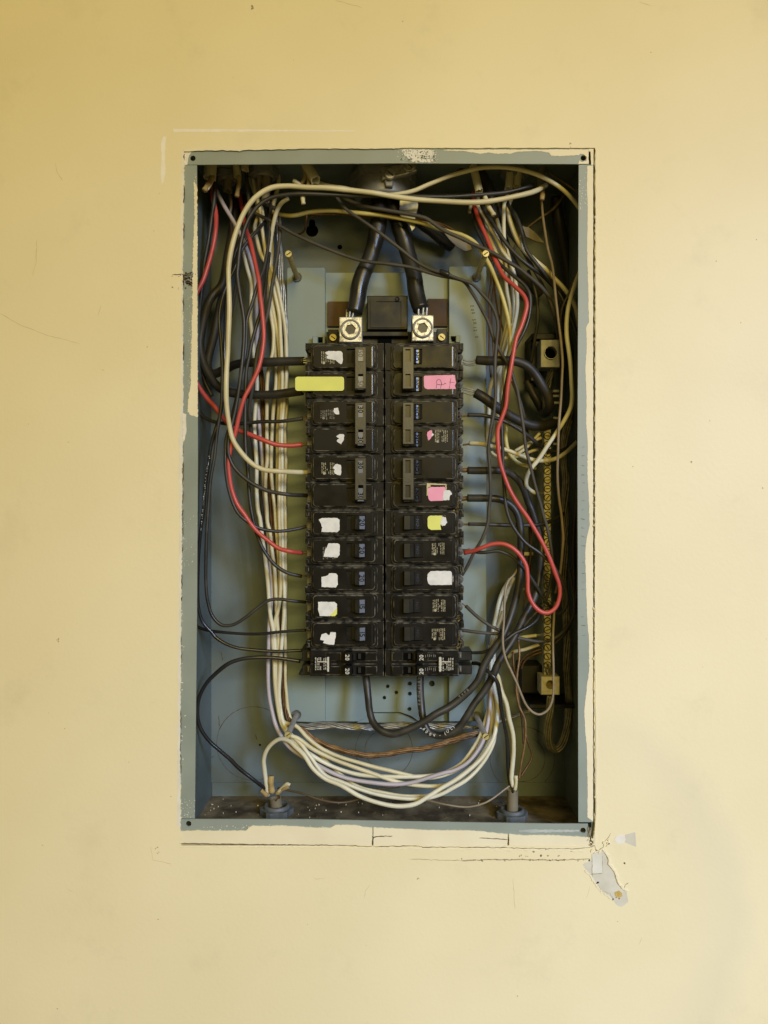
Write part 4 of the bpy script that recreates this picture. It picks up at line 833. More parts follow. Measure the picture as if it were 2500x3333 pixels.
wire('w_red', 15, '686,585,60 689,602,58 691,642 701,695 699,751,48 689,814 674,875 663,911 640,960,44 628,1020,44 622,1120,46 626,1200,48 646,1252,48 669,1290 699,1326,44 722,1356 757,1389,40 808,1412 858,1435,36 896,1449 947,1451 984,1447,42',
     'red wire that slips behind the box rim and comes back to the fourth pole', '980,1447,42 1006,1445,43')
wire('w_black', 13, '704,575,50 701,592,48 697,662,48 689,713,50 679,789 664,875 655,960,56 648,1050,60 652,1150 668,1240 690,1290,70',
     'black wire hanging alongside the red one by the box rim', None)
wire('w_thick', 28, '770,640,84 740,860,78 722,930,72 694,966 674,1012,66 658,1075 653,1126,62 661,1176 680,1222,60 707,1255 745,1275,56 795,1282 858,1281,50 934,1278 986,1272,44',
     'thick black cable coiling down to the second pole, behind the yellow sticker', '978,1268,42 1000,1264,43|978,1272,42 1002,1270,43|978,1277,42 1000,1277,43', 'tinned', bw=.2)
wire('w_thick', 28, '800,640,88 775,800,86 735,950,84 700,1080,82 678,1190,80 694,1212,76 732,1200,70 770,1184,62 833,1177,54 909,1177,48 990,1175,44',
     'thick black cable running level into the topmost pole marked 50', '982,1168,42 1004,1166,43|982,1174,42 1006,1173,43|982,1180,42 1003,1182,43', 'tinned', bw=.2)
wire('w_black', 12, '655,1140,70 650,1230,66 653,1344,62 681,1369,58 732,1380,52 783,1380,48 858,1374,44 909,1372 986,1362,42', 'black wire with a short level run into the third pole', '982,1363,42 1006,1362,43|982,1366,42 1006,1366,43', bw=.3)
wire('w_black', 11, '905,600,80 885,640,70 871,710,60 858,728,50 833,756,42 808,784,38 788,812,36 772,850,34 757,885,32 735,935,30 720,985,28 712,1037 718,1113 722,1189 720,1260,26 718,1323 707,1412 699,1488 686,1564 679,1665,30 672,1761 672,1888 679,1964,32 694,2009 722,2035 757,2035 795,2014 833,1982 871,1954 904,1949 947,1955,36 995,1960,42',
     'thin black wire sagging in a deep loop near the rim before the tenth pole', '990,1959,42 1008,1958,43', bw=.4)
wire('w_gloss', 11.5, '790,760,58 765,830,54 748,900,50 735,1000,46 730,1130,42 728,1260,40 718,1340,36 702,1400,34 689,1450 679,1513 667,1589 662,1665,34 656,1711 651,1761 645,1863,36 645,1938 650,1989 663,2027 689,2057 702,2073 732,2093 770,2107,40 821,2114 884,2118 985,2117,46',
     'glossy black wire hugging the rim, then curving to the tandem breaker top terminal')
wire('w_gloss', 10, '636,1900,60 636,1990,56 643,2037,52 669,2050 707,2057,46 783,2063 846,2063 909,2057,42 996,2051,42', 'thin black wire coming from behind the rim straight to the eleventh pole', '990,2052,42 1008,2050,43', bw=.4)
wire('w_gloss', 13, '862,2566,58 831,2542,54 801,2517 771,2490,50 757,2474 719,2442,46 686,2414 661,2382,42 648,2351 643,2313 648,2268,40 669,2227 702,2194 745,2161,40 783,2147 833,2142,42 909,2145 978,2152,46',
     'black wire bowing out in a wide C from the floor connector to the tandem breaker')
wire('w_black', 11.5, '868,600,72 880,660,60 881,690,50 871,802,40 858,875,34 843,918,30 823,987,28 805,1042,26 803,1088 800,1150 785,1230,24 765,1320 748,1385 736,1425 733,1475,24 734,1526 742,1589 757,1640 772,1668 795,1690,26 828,1710 858,1721 909,1727,34 960,1722 996,1714,42',
     'black wire tucked under the red S bend, ending at the seventh pole', '990,1715,42 1008,1713,43', bw=.4)
wire('w_black', 12, '886,690,60 879,790,52 868,880,44 861,949,38 848,1012,34 833,1063,32 821,1113 813,1164 805,1210 800,1298,34 799,1387 800,1463 805,1526 809,1589 815,1640 823,1685,34 831,1723 843,1761 864,1802 896,1840 934,1864,38 982,1876,42',
     'black wire dropping straight beside the cream bundle to the ninth pole', '978,1875,42 1006,1878,43|980,1873,42 1006,1874,43', bw=.25)
wire('w_dusty', 12, '845,660,60 905,690,52 875,1000,40 855,1080,36 838,1150 824,1260,40 812,1330,46 818,1420,60 832,1520,72 850,1640,80 866,1760,86', 'charcoal wire crossing behind the cream bundle and fading down the side', None)
# ---- the cream bundle beside the breakers
wire('w_white', 13.5, '812,580,70 835,640,62 846,665 850,730,56 795,800,60 795,827,58 805,873 818,923 818,987 815,1035 821,1075 829,1151 836,1214 837,1260,62 833,1311 829,1387 833,1450 836,1513 836,1589 843,1665 848,1685 856,1761 864,1837 871,1913 879,2002 890,2065,60 894,2136 899,2237 912,2313,56 922,2356 947,2402,50 985,2440 1014,2457,48 1081,2493 1156,2518 1231,2524 1322,2528 1397,2525 1442,2516,50 1500,2485 1540,2435,56 1566,2390 1588,2320,60 1598,2240 1600,2170,64 1606,2090 1640,1990,74',
     'cream wire on the outer edge of the bundle, third of the swags across the floor')
wire('w_lilac', 13, '700,612,56 707,625,55 732,675 765,728,52 793,777,54 808,814 823,865,56 831,911 836,1012 837,1113 833,1200,64 845,1400,68 868,1700,68 881,1888,66 884,1950 876,2040 874,2085,62 872,2161 875,2263 884,2313,56 899,2364 917,2397 942,2430,50 975,2456 1014,2479 1066,2506,44 1126,2529 1201,2546 1276,2554 1337,2548 1397,2530,44 1454,2513 1472,2509 1521,2482,46 1557,2441 1576,2407 1582,2392,52 1592,2338 1596,2250,60 1600,2160,66 1602,2060,72',
     'pale lilac wire, the only one, swagging across the floor among cream wires')
wire('w_cream', 12.5, '889,640,72 882,700,64 880,780,60 872,860,60 872,936 879,1012 888,1075 888,1126,62 886,1151 876,1197 870,1260 870,1311 870,1412 870,1488 866,1538 865,1589 869,1665 871,1700 881,1736 886,1787 893,1860 898,1960 900,2030,62 905,2100 902,2200,60 908,2290 925,2350,54 965,2364,50 998,2397,46 1050,2436 1111,2465 1186,2486 1261,2505 1322,2521 1380,2531,50 1440,2522 1500,2495 1545,2445,58 1572,2390,62 1590,2300,66 1594,2200 1595,2100,70',
     'cream wire forming the highest swag across the floor, just under the copper twist')
wire('w_cream', 13, '833,570,64 836,650,58 838,700 828,740,54 840,790,54 856,840,54 880,880,56 891,936 907,1012 914,1088 919,1151,60 920,1240 917,1336 910,1412 912,1488 909,1564 909,1660,60 909,1736 912,1812 913,1888 909,1964 899,2014 891,2055 888,2085,60 893,2150 897,2240 907,2313 922,2362,54 945,2392,48 972,2404 1020,2440,46 1081,2469 1141,2491 1216,2518 1292,2543 1367,2557 1427,2558,50 1470,2545 1520,2510,54 1570,2450 1595,2390,60 1604,2300 1598,2200,66',
     'cream wire in the middle of the bundle, swagging second from the copper twist')
wire('w_white', 13, '940,645,30 917,660,32 902,685,36 894,713,40 884,764,46 876,827,50 884,880,54 894,900 907,949 922,1037 929,1113 931,1240,60 922,1336 919,1440 919,1600 920,1736,60 924,1837 928,1926 925,1989 920,2052 915,2111 909,2187 907,2250 914,2313,56 922,2351 940,2384,50 975,2420 1005,2460,44 1056,2524 1111,2548,42 1171,2570 1246,2588 1322,2598 1382,2597 1436,2584 1472,2566 1516,2540,46 1557,2501 1588,2460 1610,2412,56 1614,2340 1602,2250,64 1606,2150 1612,2070,72 1630,1995 1655,1920 1672,1880,84',
     'cream wire on the breaker side of the bundle, lowest but one swag on the floor')
wire('w_cream', 11, '931,1250,66 932,1298,66 927,1387 929,1450 931,1513 928,1600 930,1740 932,1840 930,1960 928,2085 928,2187 932,2250 945,2340,60 985,2380,56 1040,2455,54 1110,2520,52 1171,2562 1250,2580 1322,2590,52 1400,2588 1460,2572', 'thin cream wire pressed against the side rail of the pan')
wire('w_cream', 12, '900,1180,68 897,1240,66 894,1285,64 889,1361 884,1463 884,1538 889,1602 895,1660 899,1711 907,1787 911,1880 905,1990,66 898,2080 896,2170,66 905,2280 930,2370,60 960,2415,56 985,2455 1024,2505,54 1080,2540 1140,2562,54 1170,2572', 'cream wire behind the others in the bundle, gone at the floor swags')
wire('w_white', 14.5, '872,2590,60 866,2551,58 859,2505 856,2475 865,2445 889,2418,50 916,2407 943,2415 960,2430,44 990,2458 1020,2504,36 1056,2534 1111,2555 1171,2588 1231,2611,32 1292,2622 1352,2615 1397,2591,34 1442,2563 1472,2545 1521,2508,40 1569,2463 1600,2414,48 1607,2397 1617,2351,54 1620,2301 1610,2250,60 1603,2212 1598,2150,66 1600,2070 1615,2000,76 1635,1930 1660,1885,86',
     'cream wire arching out of the floor connector, then the lowest front swag')
wire('w_cream', 14, '906,560,66 905,600,64 894,640,60 879,720,62 884,800,62 880,870,60 880,910,60 889,1000 902,1075,62 912,1180,64 912,1300 906,1400,66 906,1500 903,1600,68', 'cream wire dropping from the dusty ceiling connector behind the charcoal arch')
strands('copper_dark', 17, '846,1180,76 852,1240,74 857,1311,72 858,1412 868,1500 879,1589,70 886,1690 893,1761,70 901,1863 905,1960,68 907,2085,66 922,2212 927,2288,62 945,2350,58 985,2376,54 1023,2407 1074,2431 1137,2450,52 1200,2460 1264,2455 1327,2442 1367,2440 1442,2422,56 1506,2402,60 1556,2389,64',
        'dark twist of bare copper ground wires crossing the box above the cream swags', 5, .012, 'copper_twist', cat='wire bundle', sw=.40)
for nm, s in (('copper', '940,2360,52 985,2375,50 1023,2404 1074,2427 1137,2446,48 1200,2456 1264,2451 1327,2438 1367,2436 1442,2417,52 1506,2396,56 1556,2382,60'), ):
    strands(nm, 14, s, 'brighter copper twist lying over the dark one above the cream swags', 4, .014, 'copper_twist', cat='wire bundle', sw=.44)
strands('tinned', 20, '880,610,78 884,657,76 894,690 904,751,74 912,840 914,898,74 922,961 927,1037,76 931,1113,78 932,1180,82', 'bright tinned strands falling from the ceiling beside the pan rail', 7, .006, 'stranded_wire', fray=.2, cat='stranded wire', sw=.33)
strands('tinned', 21, '960,2364,72 985,2366,70 1061,2361 1137,2364,66 1213,2368 1289,2361,66 1341,2362 1417,2366,68 1468,2364 1510,2366,70', 'bright tinned strands lying across the bottom edge of the pan', 8, .016, 'stranded_wire', fray=.25, cat='stranded wire', sw=.28)
strands('dull_strand', 12, '1500,2365,74 1556,2368,76 1610,2352,78 1649,2339,78 1687,2326,76 1725,2313,72', 'dull twisted strand running from the pan to the bracket under the bar', 4, .03, 'stranded_wire', cat='stranded wire', sw=.45)

# ---- across the top
wire('w_dusty', 11, '800,665,60 833,695,50 871,713,46 909,733,42 960,762,40 1036,798,38 1112,827 1188,848,36 1264,858 1340,870,34 1400,888 1437,898,32 1488,908 1512,918 1538,954,32 1564,999 1589,1050 1604,1100 1627,1146,28 1660,1202 1674,1245,24 1682,1268 1692,1323 1702,1382,22 1714,1463 1730,1521,24 1745,1584 1760,1640 1768,1673,30 1783,1723 1793,1774 1798,1817,38 1798,1850,44 1792,1890,48 1780,1940 1762,1975,52 1725,2014,50 1687,2055,46 1636,2063,40 1594,2061 1550,2057,40 1504,2051,42',
     'dusty black wire slanting across both main cables, past the bar to the eleventh pole', '1508,2051,42 1492,2050,43', bw=.4)
wire('w_dusty', 11, '1094,640,40 1125,683,34 1175,718,32 1238,761,30 1302,809,30 1365,857,32 1412,880 1450,890,28 1488,905 1538,923,26 1571,956 1602,992 1619,1032,24 1623,1062 1619,1100 1613,1164 1612,1240,22 1612,1273 1607,1336 1597,1399 1590,1462,24 1594,1538 1596,1614 1590,1660 1587,1698 1569,1751,32 1544,1799 1521,1845 1504,1872,42',
     'dusty black wire with a taped joint, falling past the breakers to the ninth pole')
o = bpy.data.objects[-1] if False else None
mb = MB(); mb.tube(catmull(path('1432,884,29 1450,890,28 1462,895,28')), 2.4, 12); tape = mb.build('tape_wrap', M['w_gloss'], next(x for x in bpy.data.objects if 'taped joint' in x.get('label', '')))
wire('w_dusty', 12.5, '1105,632,44 1130,650,40 1175,667,36 1238,680,34 1314,694 1378,708,32 1391,713 1441,746 1492,769,30 1543,794 1593,817 1644,845,28 1694,875 1712,890 1750,923,34 1783,961 1803,984,42 1822,1060,52 1822,1150,62 1812,1210,72',
     'dusty black wire over the right main cable, bending towards the bar lug')
wire('w_yellow', 13.5, '884,690,56 894,693,52 922,699,48 960,700,46 1011,689,44 1087,685,42 1163,690,40 1238,698 1314,712,40 1378,725 1449,750,38 1505,766 1543,789,36 1568,822,34 1593,868 1618,928,32 1638,982 1654,1042,32 1660,1088 1660,1126,34 1654,1165,40 1646,1250,50 1645,1330,58 1649,1387,56 1649,1437 1661,1480,54 1687,1508,54 1722,1519,56 1744,1524,58',
     'grubby yellowed wire crossing the top under the cream arch, then down to the bar')
wire('w_cream', 14, '1020,560,44 1028,586,40 1060,602,36 1120,612,30 1180,624,26 1213,627,26 1270,632,26 1340,622,24 1400,597 1467,569,22 1520,555 1568,546 1644,546,22 1700,555 1763,576,24 1838,624,28 1884,677,34 1905,720,44',
     'cream wire making the highest arch, from the ceiling to the far rim')
wire('copper_dark', 7, '1370,620,50 1430,596,48 1485,562,50 1540,535,54 1600,524,60', 'thin dark copper wire slanting up to the ceiling behind the cream arch', name='copper_wire')
wire('w_brown', 8, '1018,576,46 1040,590,42 1085,601,38 1130,611,36 1180,620,34 1240,624,40', 'brown wire beside the cream one leaving the torn ceiling sheath')
wire('w_brown', 7, '1730,535,50 1770,552,50 1812,578,48 1850,605,46 1886,630,48', 'thin brown wire in the dark corner beyond the cream arch')
wire('copper_dark', 7, '999,695,70 996,725,72 990,750,76 975,762,80 955,764,86', 'hooked dark copper wire beside the keyhole', name='copper_wire')
strands('copper_dark', 15, '1010,700,62 1050,696,58 1110,694,54 1180,702,52 1260,706,50 1340,716,48 1400,722,44 1441,736,42 1492,760,40 1543,790,40 1580,815,42 1603,850,46', 'dark copper strands riding along the grubby yellowed wire', 4, .01, 'copper_twist', cat='wire bundle', sw=.4)
wire('w_cream', 12.5, '1600,640,66 1612,700,60 1640,790,56 1662,860,54 1668,930,56 1672,1000,58 1664,1060,62 1650,1140,66 1640,1240,72 1634,1340,76', 'cream wire deep in the tangle between the plumb whitish wire and the red one')
wire('w_dusty', 12, '1610,620,62 1640,720,58 1690,800,52 1740,880,52 1790,980,56 1815,1080,64 1822,1200,74', 'dusty wire sinking towards the bar lug behind the thin tan wire')
wire('w_cream', 12, '822,560,60 830,620,54 846,680,50 852,740,50 866,830,52 878,900,56 884,980,60 893,1080,64 897,1180,68', 'cream wire crossing under the charcoal arch among the ceiling wires')
wire('w_dusty', 11.5, '800,555,58 806,610,52 812,680,50 800,760,54 780,840,58 765,930,64 752,1030,72', 'charcoal wire from the short cream sheath, soon lost behind others')
wire('w_brown', 10, '745,625,60 752,660,58 748,700,58 755,760,64 750,840,74', 'brown wire hanging from the aged tan sheath')
wire('w_black', 11, '1590,640,70 1630,720,64 1690,800,62 1760,870,66 1810,930,70 1850,1020,74 1866,1120,78 1870,1240,80', 'thin black wire lost in shade behind the tan cream sweep by the rim')
wire('w_black', 11, '1868,1220,66 1874,1400,62 1878,1600,62 1874,1760,60 1880,1880,56 1868,1990,54 1840,2060,56 1800,2100,60', 'thin black wire skirting the rim beside the grey stranded ground cable')
wire('w_black', 11, '1720,880,62 1745,960,58 1752,1040,60 1742,1110,66 1728,1180,74', 'short black wire dropping in shade in front of the upper bracket')
wire('w_dusty', 11, '1668,1240,60 1690,1300,62 1712,1400,66 1722,1500,68 1718,1620,70 1728,1760,72 1720,1880,74', 'dusty wire deep behind the red teardrop, running down to the tags')
wire('copper_dark', 6, '1712,1560,72 1722,1660,70 1730,1760,68 1722,1860,66 1706,1960,66 1698,2060,66', 'dark copper wire dropping behind the heavy cable toward the brown fan', name='copper_wire')
wire('w_brown', 9, '1845,620,70 1800,680,66 1745,720,66 1700,760,70 1665,830,76', 'brown wire crossing the dark corner behind the tan wire')
# ---- service cables
c1 = wire('w_cable', 53, '1236,640,58 1233,703,58 1223,776,58 1206,865,56 1195,892 1180,930,54 1163,985 1154,1018,52', 'heavy black service cable ending at the lug over the breaker marked 50', '1152,1010,52 1146,1036,52|1140,1010,50 1136,1036,50|1130,1008,54 1128,1036,54', 'tinned', bw=.16, name='service_cable', cat='service cable')
c2 = wire('w_cable', 53, '1262,640,60 1285,690,60 1300,735,60 1319,789,60 1346,885,56 1359,949,54 1371,1008,52', 'heavy dull service cable ending at the lug beside the stamped number', '1362,1000,50 1362,1030,50|1378,1000,50 1376,1030,50|1390,1000,52 1388,1030,52', 'tinned', bw=.16, name='service_cable', cat='service cable')
wire('w_gloss', 42, '1345,690,80 1375,725,82 1410,752,84 1440,775,88 1470,800,96', 'short heavy black cable curving behind the pan near the bushing', name='black_cable', cat='service cable')
wire('w_thick', 34, '1535,535,60 1555,556,56 1583,592,54 1596,624,54 1604,680,60 1625,760,70 1680,880,84 1760,960,92', 'thick black cable coming down through the ceiling next to the torn sheath')
wire('w_thick', 36, '1810,640,84 1815,700,86 1835,800,88 1850,900,90 1845,1000,92 1830,1080,94', 'thick black cable lost in the dark corner behind the bar lug')
# ---- beside the brass bar
wire('w_red', 14, '1540,625,56 1541,650,52 1543,668,50 1553,701,46 1568,739 1586,782,38 1608,835 1624,870,28 1641,901 1674,931,20 1702,959 1713,987,16 1709,1020 1697,1060,14 1680,1101 1671,1151 1664,1202,14 1654,1265 1646,1323 1633,1361 1621,1399,18 1622,1450 1628,1501 1641,1544 1666,1602,18 1697,1652 1717,1680 1742,1723 1763,1761,20 1788,1814 1806,1863 1821,1908,22 1821,1944 1808,1979 1783,1995,22 1757,1987 1732,1959 1718,1923 1716,1875,24 1712,1842 1692,1807 1661,1779,26 1631,1768 1598,1771 1560,1787,30 1544,1793 1512,1800,38',
     'long red wire with a teardrop loop over the brass bar', '1530,1787,36 1512,1792,38 1498,1790,42')
wire('w_black', 12, '1538,640,62 1545,713,52 1558,751,46 1580,797,40 1608,835,34 1626,857,32 1643,873,30 1676,901,24 1707,928 1725,959,20 1727,997 1719,1042 1702,1085,20 1684,1118 1666,1159,22 1656,1202 1638,1285,22 1631,1349 1632,1412 1636,1488,24 1641,1564 1645,1640 1650,1668 1661,1698,26 1682,1733 1712,1769 1750,1797,26 1783,1825 1808,1852 1828,1888,28 1844,1926 1845,1964 1833,1989,36 1816,1997,50',
     'black wire shadowing the red one, then crossing its teardrop loop', '1820,1996,46 1800,1992,56', bw=.4)
wire('w_black', 12.5, '1590,600,60 1578,680,48 1596,713,44 1624,759,38 1656,802 1694,840,36 1735,873,38 1763,892,42 1788,918,46 1813,945,50 1833,979,50 1859,1037,48 1874,1088,46 1879,1139 1876,1189 1877,1260,48 1880,1400,52 1879,1520,56 1872,1640,58 1866,1760,58 1868,1880,56 1872,1980,56',
     'black wire following the far rim all the way down beside the bar')
wire('w_black', 12, '1652,620,60 1654,665,54 1674,693,46 1692,733,40 1704,771 1717,814,36 1745,855,36 1768,885,38 1800,930,44 1830,1000,54 1850,1090,60 1862,1180,66 1868,1300,70', 'black wire between cream wires, curving from the ceiling to the dark rim')
wire('w_white', 13, '1656,600,60 1650,640,54 1643,662,50 1641,713,46 1640,764 1643,814,44 1649,865,46 1649,936,50 1661,1000 1664,1030,54 1658,1070,58 1648,1110,62 1636,1160,66 1622,1250,70 1615,1400,74 1605,1440,74',
     'whitish wire hanging plumb from the pair of ceiling sheaths')
wire('w_cream', 15, '1690,610,62 1660,660,56 1656,700,52 1669,744 1687,784,46 1707,814 1727,832 1752,855,44 1778,878 1800,903,44 1833,938 1859,974,46 1874,1007 1883,1050,52 1895,1110,66', 'tan cream wire sweeping out from the ceiling sheaths to the far rim')
wire('w_white', 13.5, '1556,640,60 1555,670,54 1573,700,50 1593,738 1613,771,46 1634,814 1656,845,42 1671,885,42 1679,936 1682,987,46 1679,1025 1669,1075,52 1655,1120,58 1632,1180,64 1606,1230,70 1595,1270,72 1593,1336,74 1590,1412,76 1592,1500,80',
     'cream wire beside the red one, passing behind the level thick cable')
wire('w_cream', 12, '1576,640,64 1583,731,56 1593,771,52 1611,814,48 1631,850,48 1645,900,50 1655,960,54 1655,1010,58 1650,1060,62 1635,1120,68 1618,1180,74 1604,1260,78', 'thinner cream wire caught between whitish wires above the pan')
wire('w_white', 14, '1895,860,46 1883,898,36 1871,931,30 1859,966 1850,999,26 1846,1037 1846,1100 1851,1151 1856,1202,24 1860,1260 1861,1285 1856,1323 1838,1361,24 1813,1402 1780,1450,28 1752,1493 1727,1526,34 1716,1551 1714,1577,44 1725,1594,54 1742,1605,58',
     'whitish wire in front of the far rim that bends back to the bar', '1738,1603,57 1770,1606,60', 'tinned', bw=.4)
wire('w_cream', 14, '1528,1443,42 1569,1445,36 1598,1452,34 1649,1465,34 1699,1485,36 1737,1498 1775,1500,42 1813,1493 1844,1475,46 1864,1455,50 1885,1430,58', 'cream wire from the fourth pole on the bar side, dipping across the bar', '1534,1444,41 1508,1447,43|1534,1446,41 1506,1449,43', bw=.3)
wire('w_cream', 11, '1598,1470,60 1612,1483,60 1645,1490,60 1680,1478,58 1715,1455,56 1757,1410,56', 'short cream wire rising to a screw of the bar, behind the others')
wire('w_cream', 10, '1676,1468,60 1710,1448,58 1742,1433,57 1762,1425,58', 'stub of cream wire entering the bar below its top screws')
wire('w_cream', 10, '1640,1490,62 1690,1483,60 1730,1468,58 1752,1462,58', 'stub of cream wire under the taller one entering the bar', '1748,1463,58 1772,1460,60', 'tinned', bw=.5)
wire('w_tan', 8.5, '1758,600,56 1761,620,54 1763,657,50 1766,700 1773,751,44 1783,814 1795,860,36 1803,911 1811,982,28 1818,1050 1826,1113 1831,1176,22 1828,1240 1826,1311 1821,1387,22 1817,1475 1816,1551 1821,1627,26 1826,1665 1831,1711 1835,1749 1832,1799,32 1826,1850 1818,1890,42 1808,1930,52',
     'thin tan wire falling straight in front of the lug and beside the bar')
wire('w_brown', 6, '1890,870,44 1871,905,40 1850,960,38 1832,1000,40 1826,1050,46 1832,1120,52', 'thin brown wire paired with the whitish wire by the far rim')
wire('w_thick', 30, '1552,1172,42 1589,1173,38 1665,1174,36 1682,1177 1717,1192,36 1745,1217 1768,1252,40 1783,1280 1788,1311,46 1780,1338,56 1766,1345,70', 'thick brown-black cable from the topmost pole, curling down before the bar', '1560,1168,41 1530,1176,42 1508,1172,43|1560,1174,41 1530,1184,42 1506,1180,43|1560,1180,41 1532,1190,42 1510,1186,43', 'tinned', bw=.16)
wire('w_thick', 32, '1548,1279,42 1569,1290,40 1607,1313,40 1645,1338 1682,1360,44 1725,1378,48 1763,1382,54 1800,1371,66 1830,1355,84', 'thick black cable from the pole behind the pink sticker, sinking to the bar', '1556,1281,41 1530,1272,42 1504,1268,43|1556,1286,41 1530,1284,42 1506,1276,43|1556,1276,41 1530,1266,42 1506,1262,43', 'tinned', bw=.16)
wire('w_thick', 26, '1715,1240,84 1735,1290,82 1760,1330,84 1775,1350,88', 'thick black cable end dim behind the curling one')
wire('w_black', 13, '1522,1351,42 1569,1351,40 1600,1355 1623,1361,40 1661,1379 1699,1402,42 1732,1427,46 1760,1450,50 1788,1466,54 1826,1468,58 1864,1447,60 1890,1410,66', 'black wire from the third pole on the bar side, slanting behind the red wire', '1528,1352,42 1502,1356,43', bw=.45)
wire('w_black', 24, '1522,1531,42 1594,1533,38 1636,1537,38 1666,1546,42 1692,1569,46 1709,1599,50 1725,1640,52 1737,1665 1747,1698,52 1760,1749,52 1763,1812,50 1752,1888,48 1737,1951 1712,2002,44 1687,2050,42 1661,2098,40 1623,2161,38 1607,2192 1577,2242,38 1544,2288 1513,2333,36 1488,2364 1455,2387,36 1425,2393 1397,2382,40 1382,2359 1373,2326,44 1369,2263,48 1368,2204,52 1368,2150,58',
     'heavy black cable printed 600V, looping under the breakers from the fifth pole', '1528,1530,42 1500,1531,43', bw=.62)
wire('w_black', 24, '1521,1621,42 1594,1623,38 1623,1627,38 1654,1640,40 1676,1663 1687,1690,42 1693,1736 1692,1812,40 1689,1888 1679,1964,38 1661,2027,36 1636,2080,34 1606,2118 1575,2166,32 1556,2212 1518,2257,30 1468,2298 1417,2323,28 1367,2354 1316,2379,28 1278,2389 1238,2375,32 1213,2349 1200,2313,38 1193,2263,44 1188,2204,50 1186,2140,58',
     'heavy black cable printed TYPE, crossing over the other heavy loop', '1528,1621,42 1500,1624,43', bw=.62)
def printed(label_key, items, m='white_ink', size=11, lift=None):
    o = next(x for x in bpy.data.objects if label_key in x.get('label', '')); mb = MB()
    for ch, x, y, a, z in items: write(mb, ch, X(x, z), Z(y, z), size*K(z), z, a, lift=.1)
    part('cable_print', mb, m, o, kind='stuff')
printed('printed 600V', [(c, x, y, a, z) for c, x, y, a, z in (('6', 1381, 2373, -52, 36.5), ('0', 1389, 2382, -40, 35.5), ('0', 1401, 2390, -22, 34), ('V', 1414, 2393, 6, 33.2), ('-', 1432, 2392, 14, 33.2), ('(', 1449, 2387, 26, 33), ('U', 1457, 2380, 33, 33), ('L', 1469, 2371, 42, 33), (')', 1475, 2364, 46, 33))], size=13)
printed('printed 600V', [(c, 1364, y, -88, z) for c, y, z in (('A', 2208, 48.6), ('B', 2220, 47.8), ('I', 2231, 47), ('P', 2241, 46.2), ('M', 2253, 45.2), ('U', 2266, 44.4), ('P', 2281, 43.2), ('F', 2293, 42.4), ('-', 2313, 41), ('6', 2337, 39.4))], 'faint_ink', 12)
printed('printed TYPE', [('T', 1497, 2267, 40, 26), ('Y', 1506, 2260, 40, 26), ('P', 1514, 2252, 42, 26.2), ('E', 1522, 2245, 44, 26.2)], 'faint_ink', 12)
wire('w_black', 12, '1524,1706,42 1594,1708,40 1636,1709,42 1712,1709,46 1763,1706,50 1793,1695,54 1823,1680,60 1850,1655,70', 'black wire running level from the pole with the yellow torn label to the bar', '1536,1706,41 1502,1704,43|1536,1708,41 1502,1709,43', bw=.3)
wire('w_black', 11, '1518,1792,40 1569,1797,36 1620,1792 1645,1800,34 1661,1808 1699,1845,36 1725,1880 1747,1913,40 1768,1946 1785,1971,50 1800,1985,58', 'black wire under the red one, from the eighth pole to the teardrop bottom', '1522,1791,40 1500,1788,43')
wire('w_dusty', 11, '1516,1972,42 1556,2009,38 1594,2037 1635,2058,38 1660,2070,40 1687,2076 1712,2081,44 1750,2087,46 1788,2083,48 1821,2065,50 1851,2032 1869,1989,52 1866,1920,56 1851,1850,60', 'dusty wire slanting down from the tenth pole and hooking up past the bar', '1522,1977,42 1504,1964,43', bw=.4)
wire('w_black', 11, '1534,2125,46 1574,2122,40 1607,2108,36 1645,2084,34 1674,2062 1712,2045,36 1742,2024,40 1757,1995,46 1760,1965,54', 'dark wire from the tandem breaker rising across both heavy cables')
wire('w_gloss', 13, '1538,2159,46 1556,2160,42 1577,2176,34 1600,2197,28 1617,2222,28 1625,2257,32 1630,2301,38 1641,2358,44 1649,2414,48 1651,2475,52 1655,2521,54 1662,2558,54', 'black wire from the tandem breaker down to the floor connector beside cream')
wire('w_white', 15, '1612,2190,50 1621,2204,46 1633,2245,44 1651,2288,44 1659,2339,46 1669,2389 1670,2440,48 1667,2484,50 1665,2535,52 1670,2560,53', 'cream wire going down to the floor connector beside the glossy black one')
wire('w_tan', 8, '1688,1845,40 1673,1870,38 1654,1890,34 1646,1913,32 1643,1964,30 1641,2027,28 1638,2060,26 1638,2105,24 1646,2143 1666,2187,24 1684,2225 1699,2263,24 1714,2295 1735,2318,26 1757,2325,28 1780,2313 1795,2288,28 1802,2250 1802,2187,28 1799,2111 1799,2060,34 1803,2002,42 1806,1960,56', 'tan wire in a long narrow loop hanging in front of the lower bar lug')
wire('w_cream', 12, '1655,2140,74 1671,2121,70 1712,2111,64 1755,2097,58', 'yellowish stub of cream wire entering the bar, lower of two', '1750,2098,58 1776,2094,61', 'tinned', bw=.4)
wire('w_yellow', 11, '1680,2079,66 1697,2075,64 1747,2068,58', 'yellowish stub with frayed end entering the bar, upper of two', '1742,2069,58 1776,2069,61|1742,2066,58 1774,2063,60', 'tinned', bw=.3)
for i, (s, lab) in enumerate((('1690,2170,66 1697,2150,64 1712,2134,62 1737,2121,60 1765,2112,60', 'upper of the brown copper wires fanning into the bar'), ('1697,2178,66 1704,2158,64 1718,2142,62 1740,2130,60 1766,2122,60', 'lower of the brown copper wires fanning into the bar'))):
    wire('copper_dark', 6, s, lab, name='copper_wire')
wire('copper', 7.5, '1700,2010,70 1692,2050,66 1689,2085,62 1692,2136 1684,2199,56 1682,2250 1692,2301,54 1709,2339 1712,2377,52 1707,2427 1697,2480,52 1690,2535,52', 'copper wire dropping from the bar region to the floor connector', name='copper_wire')
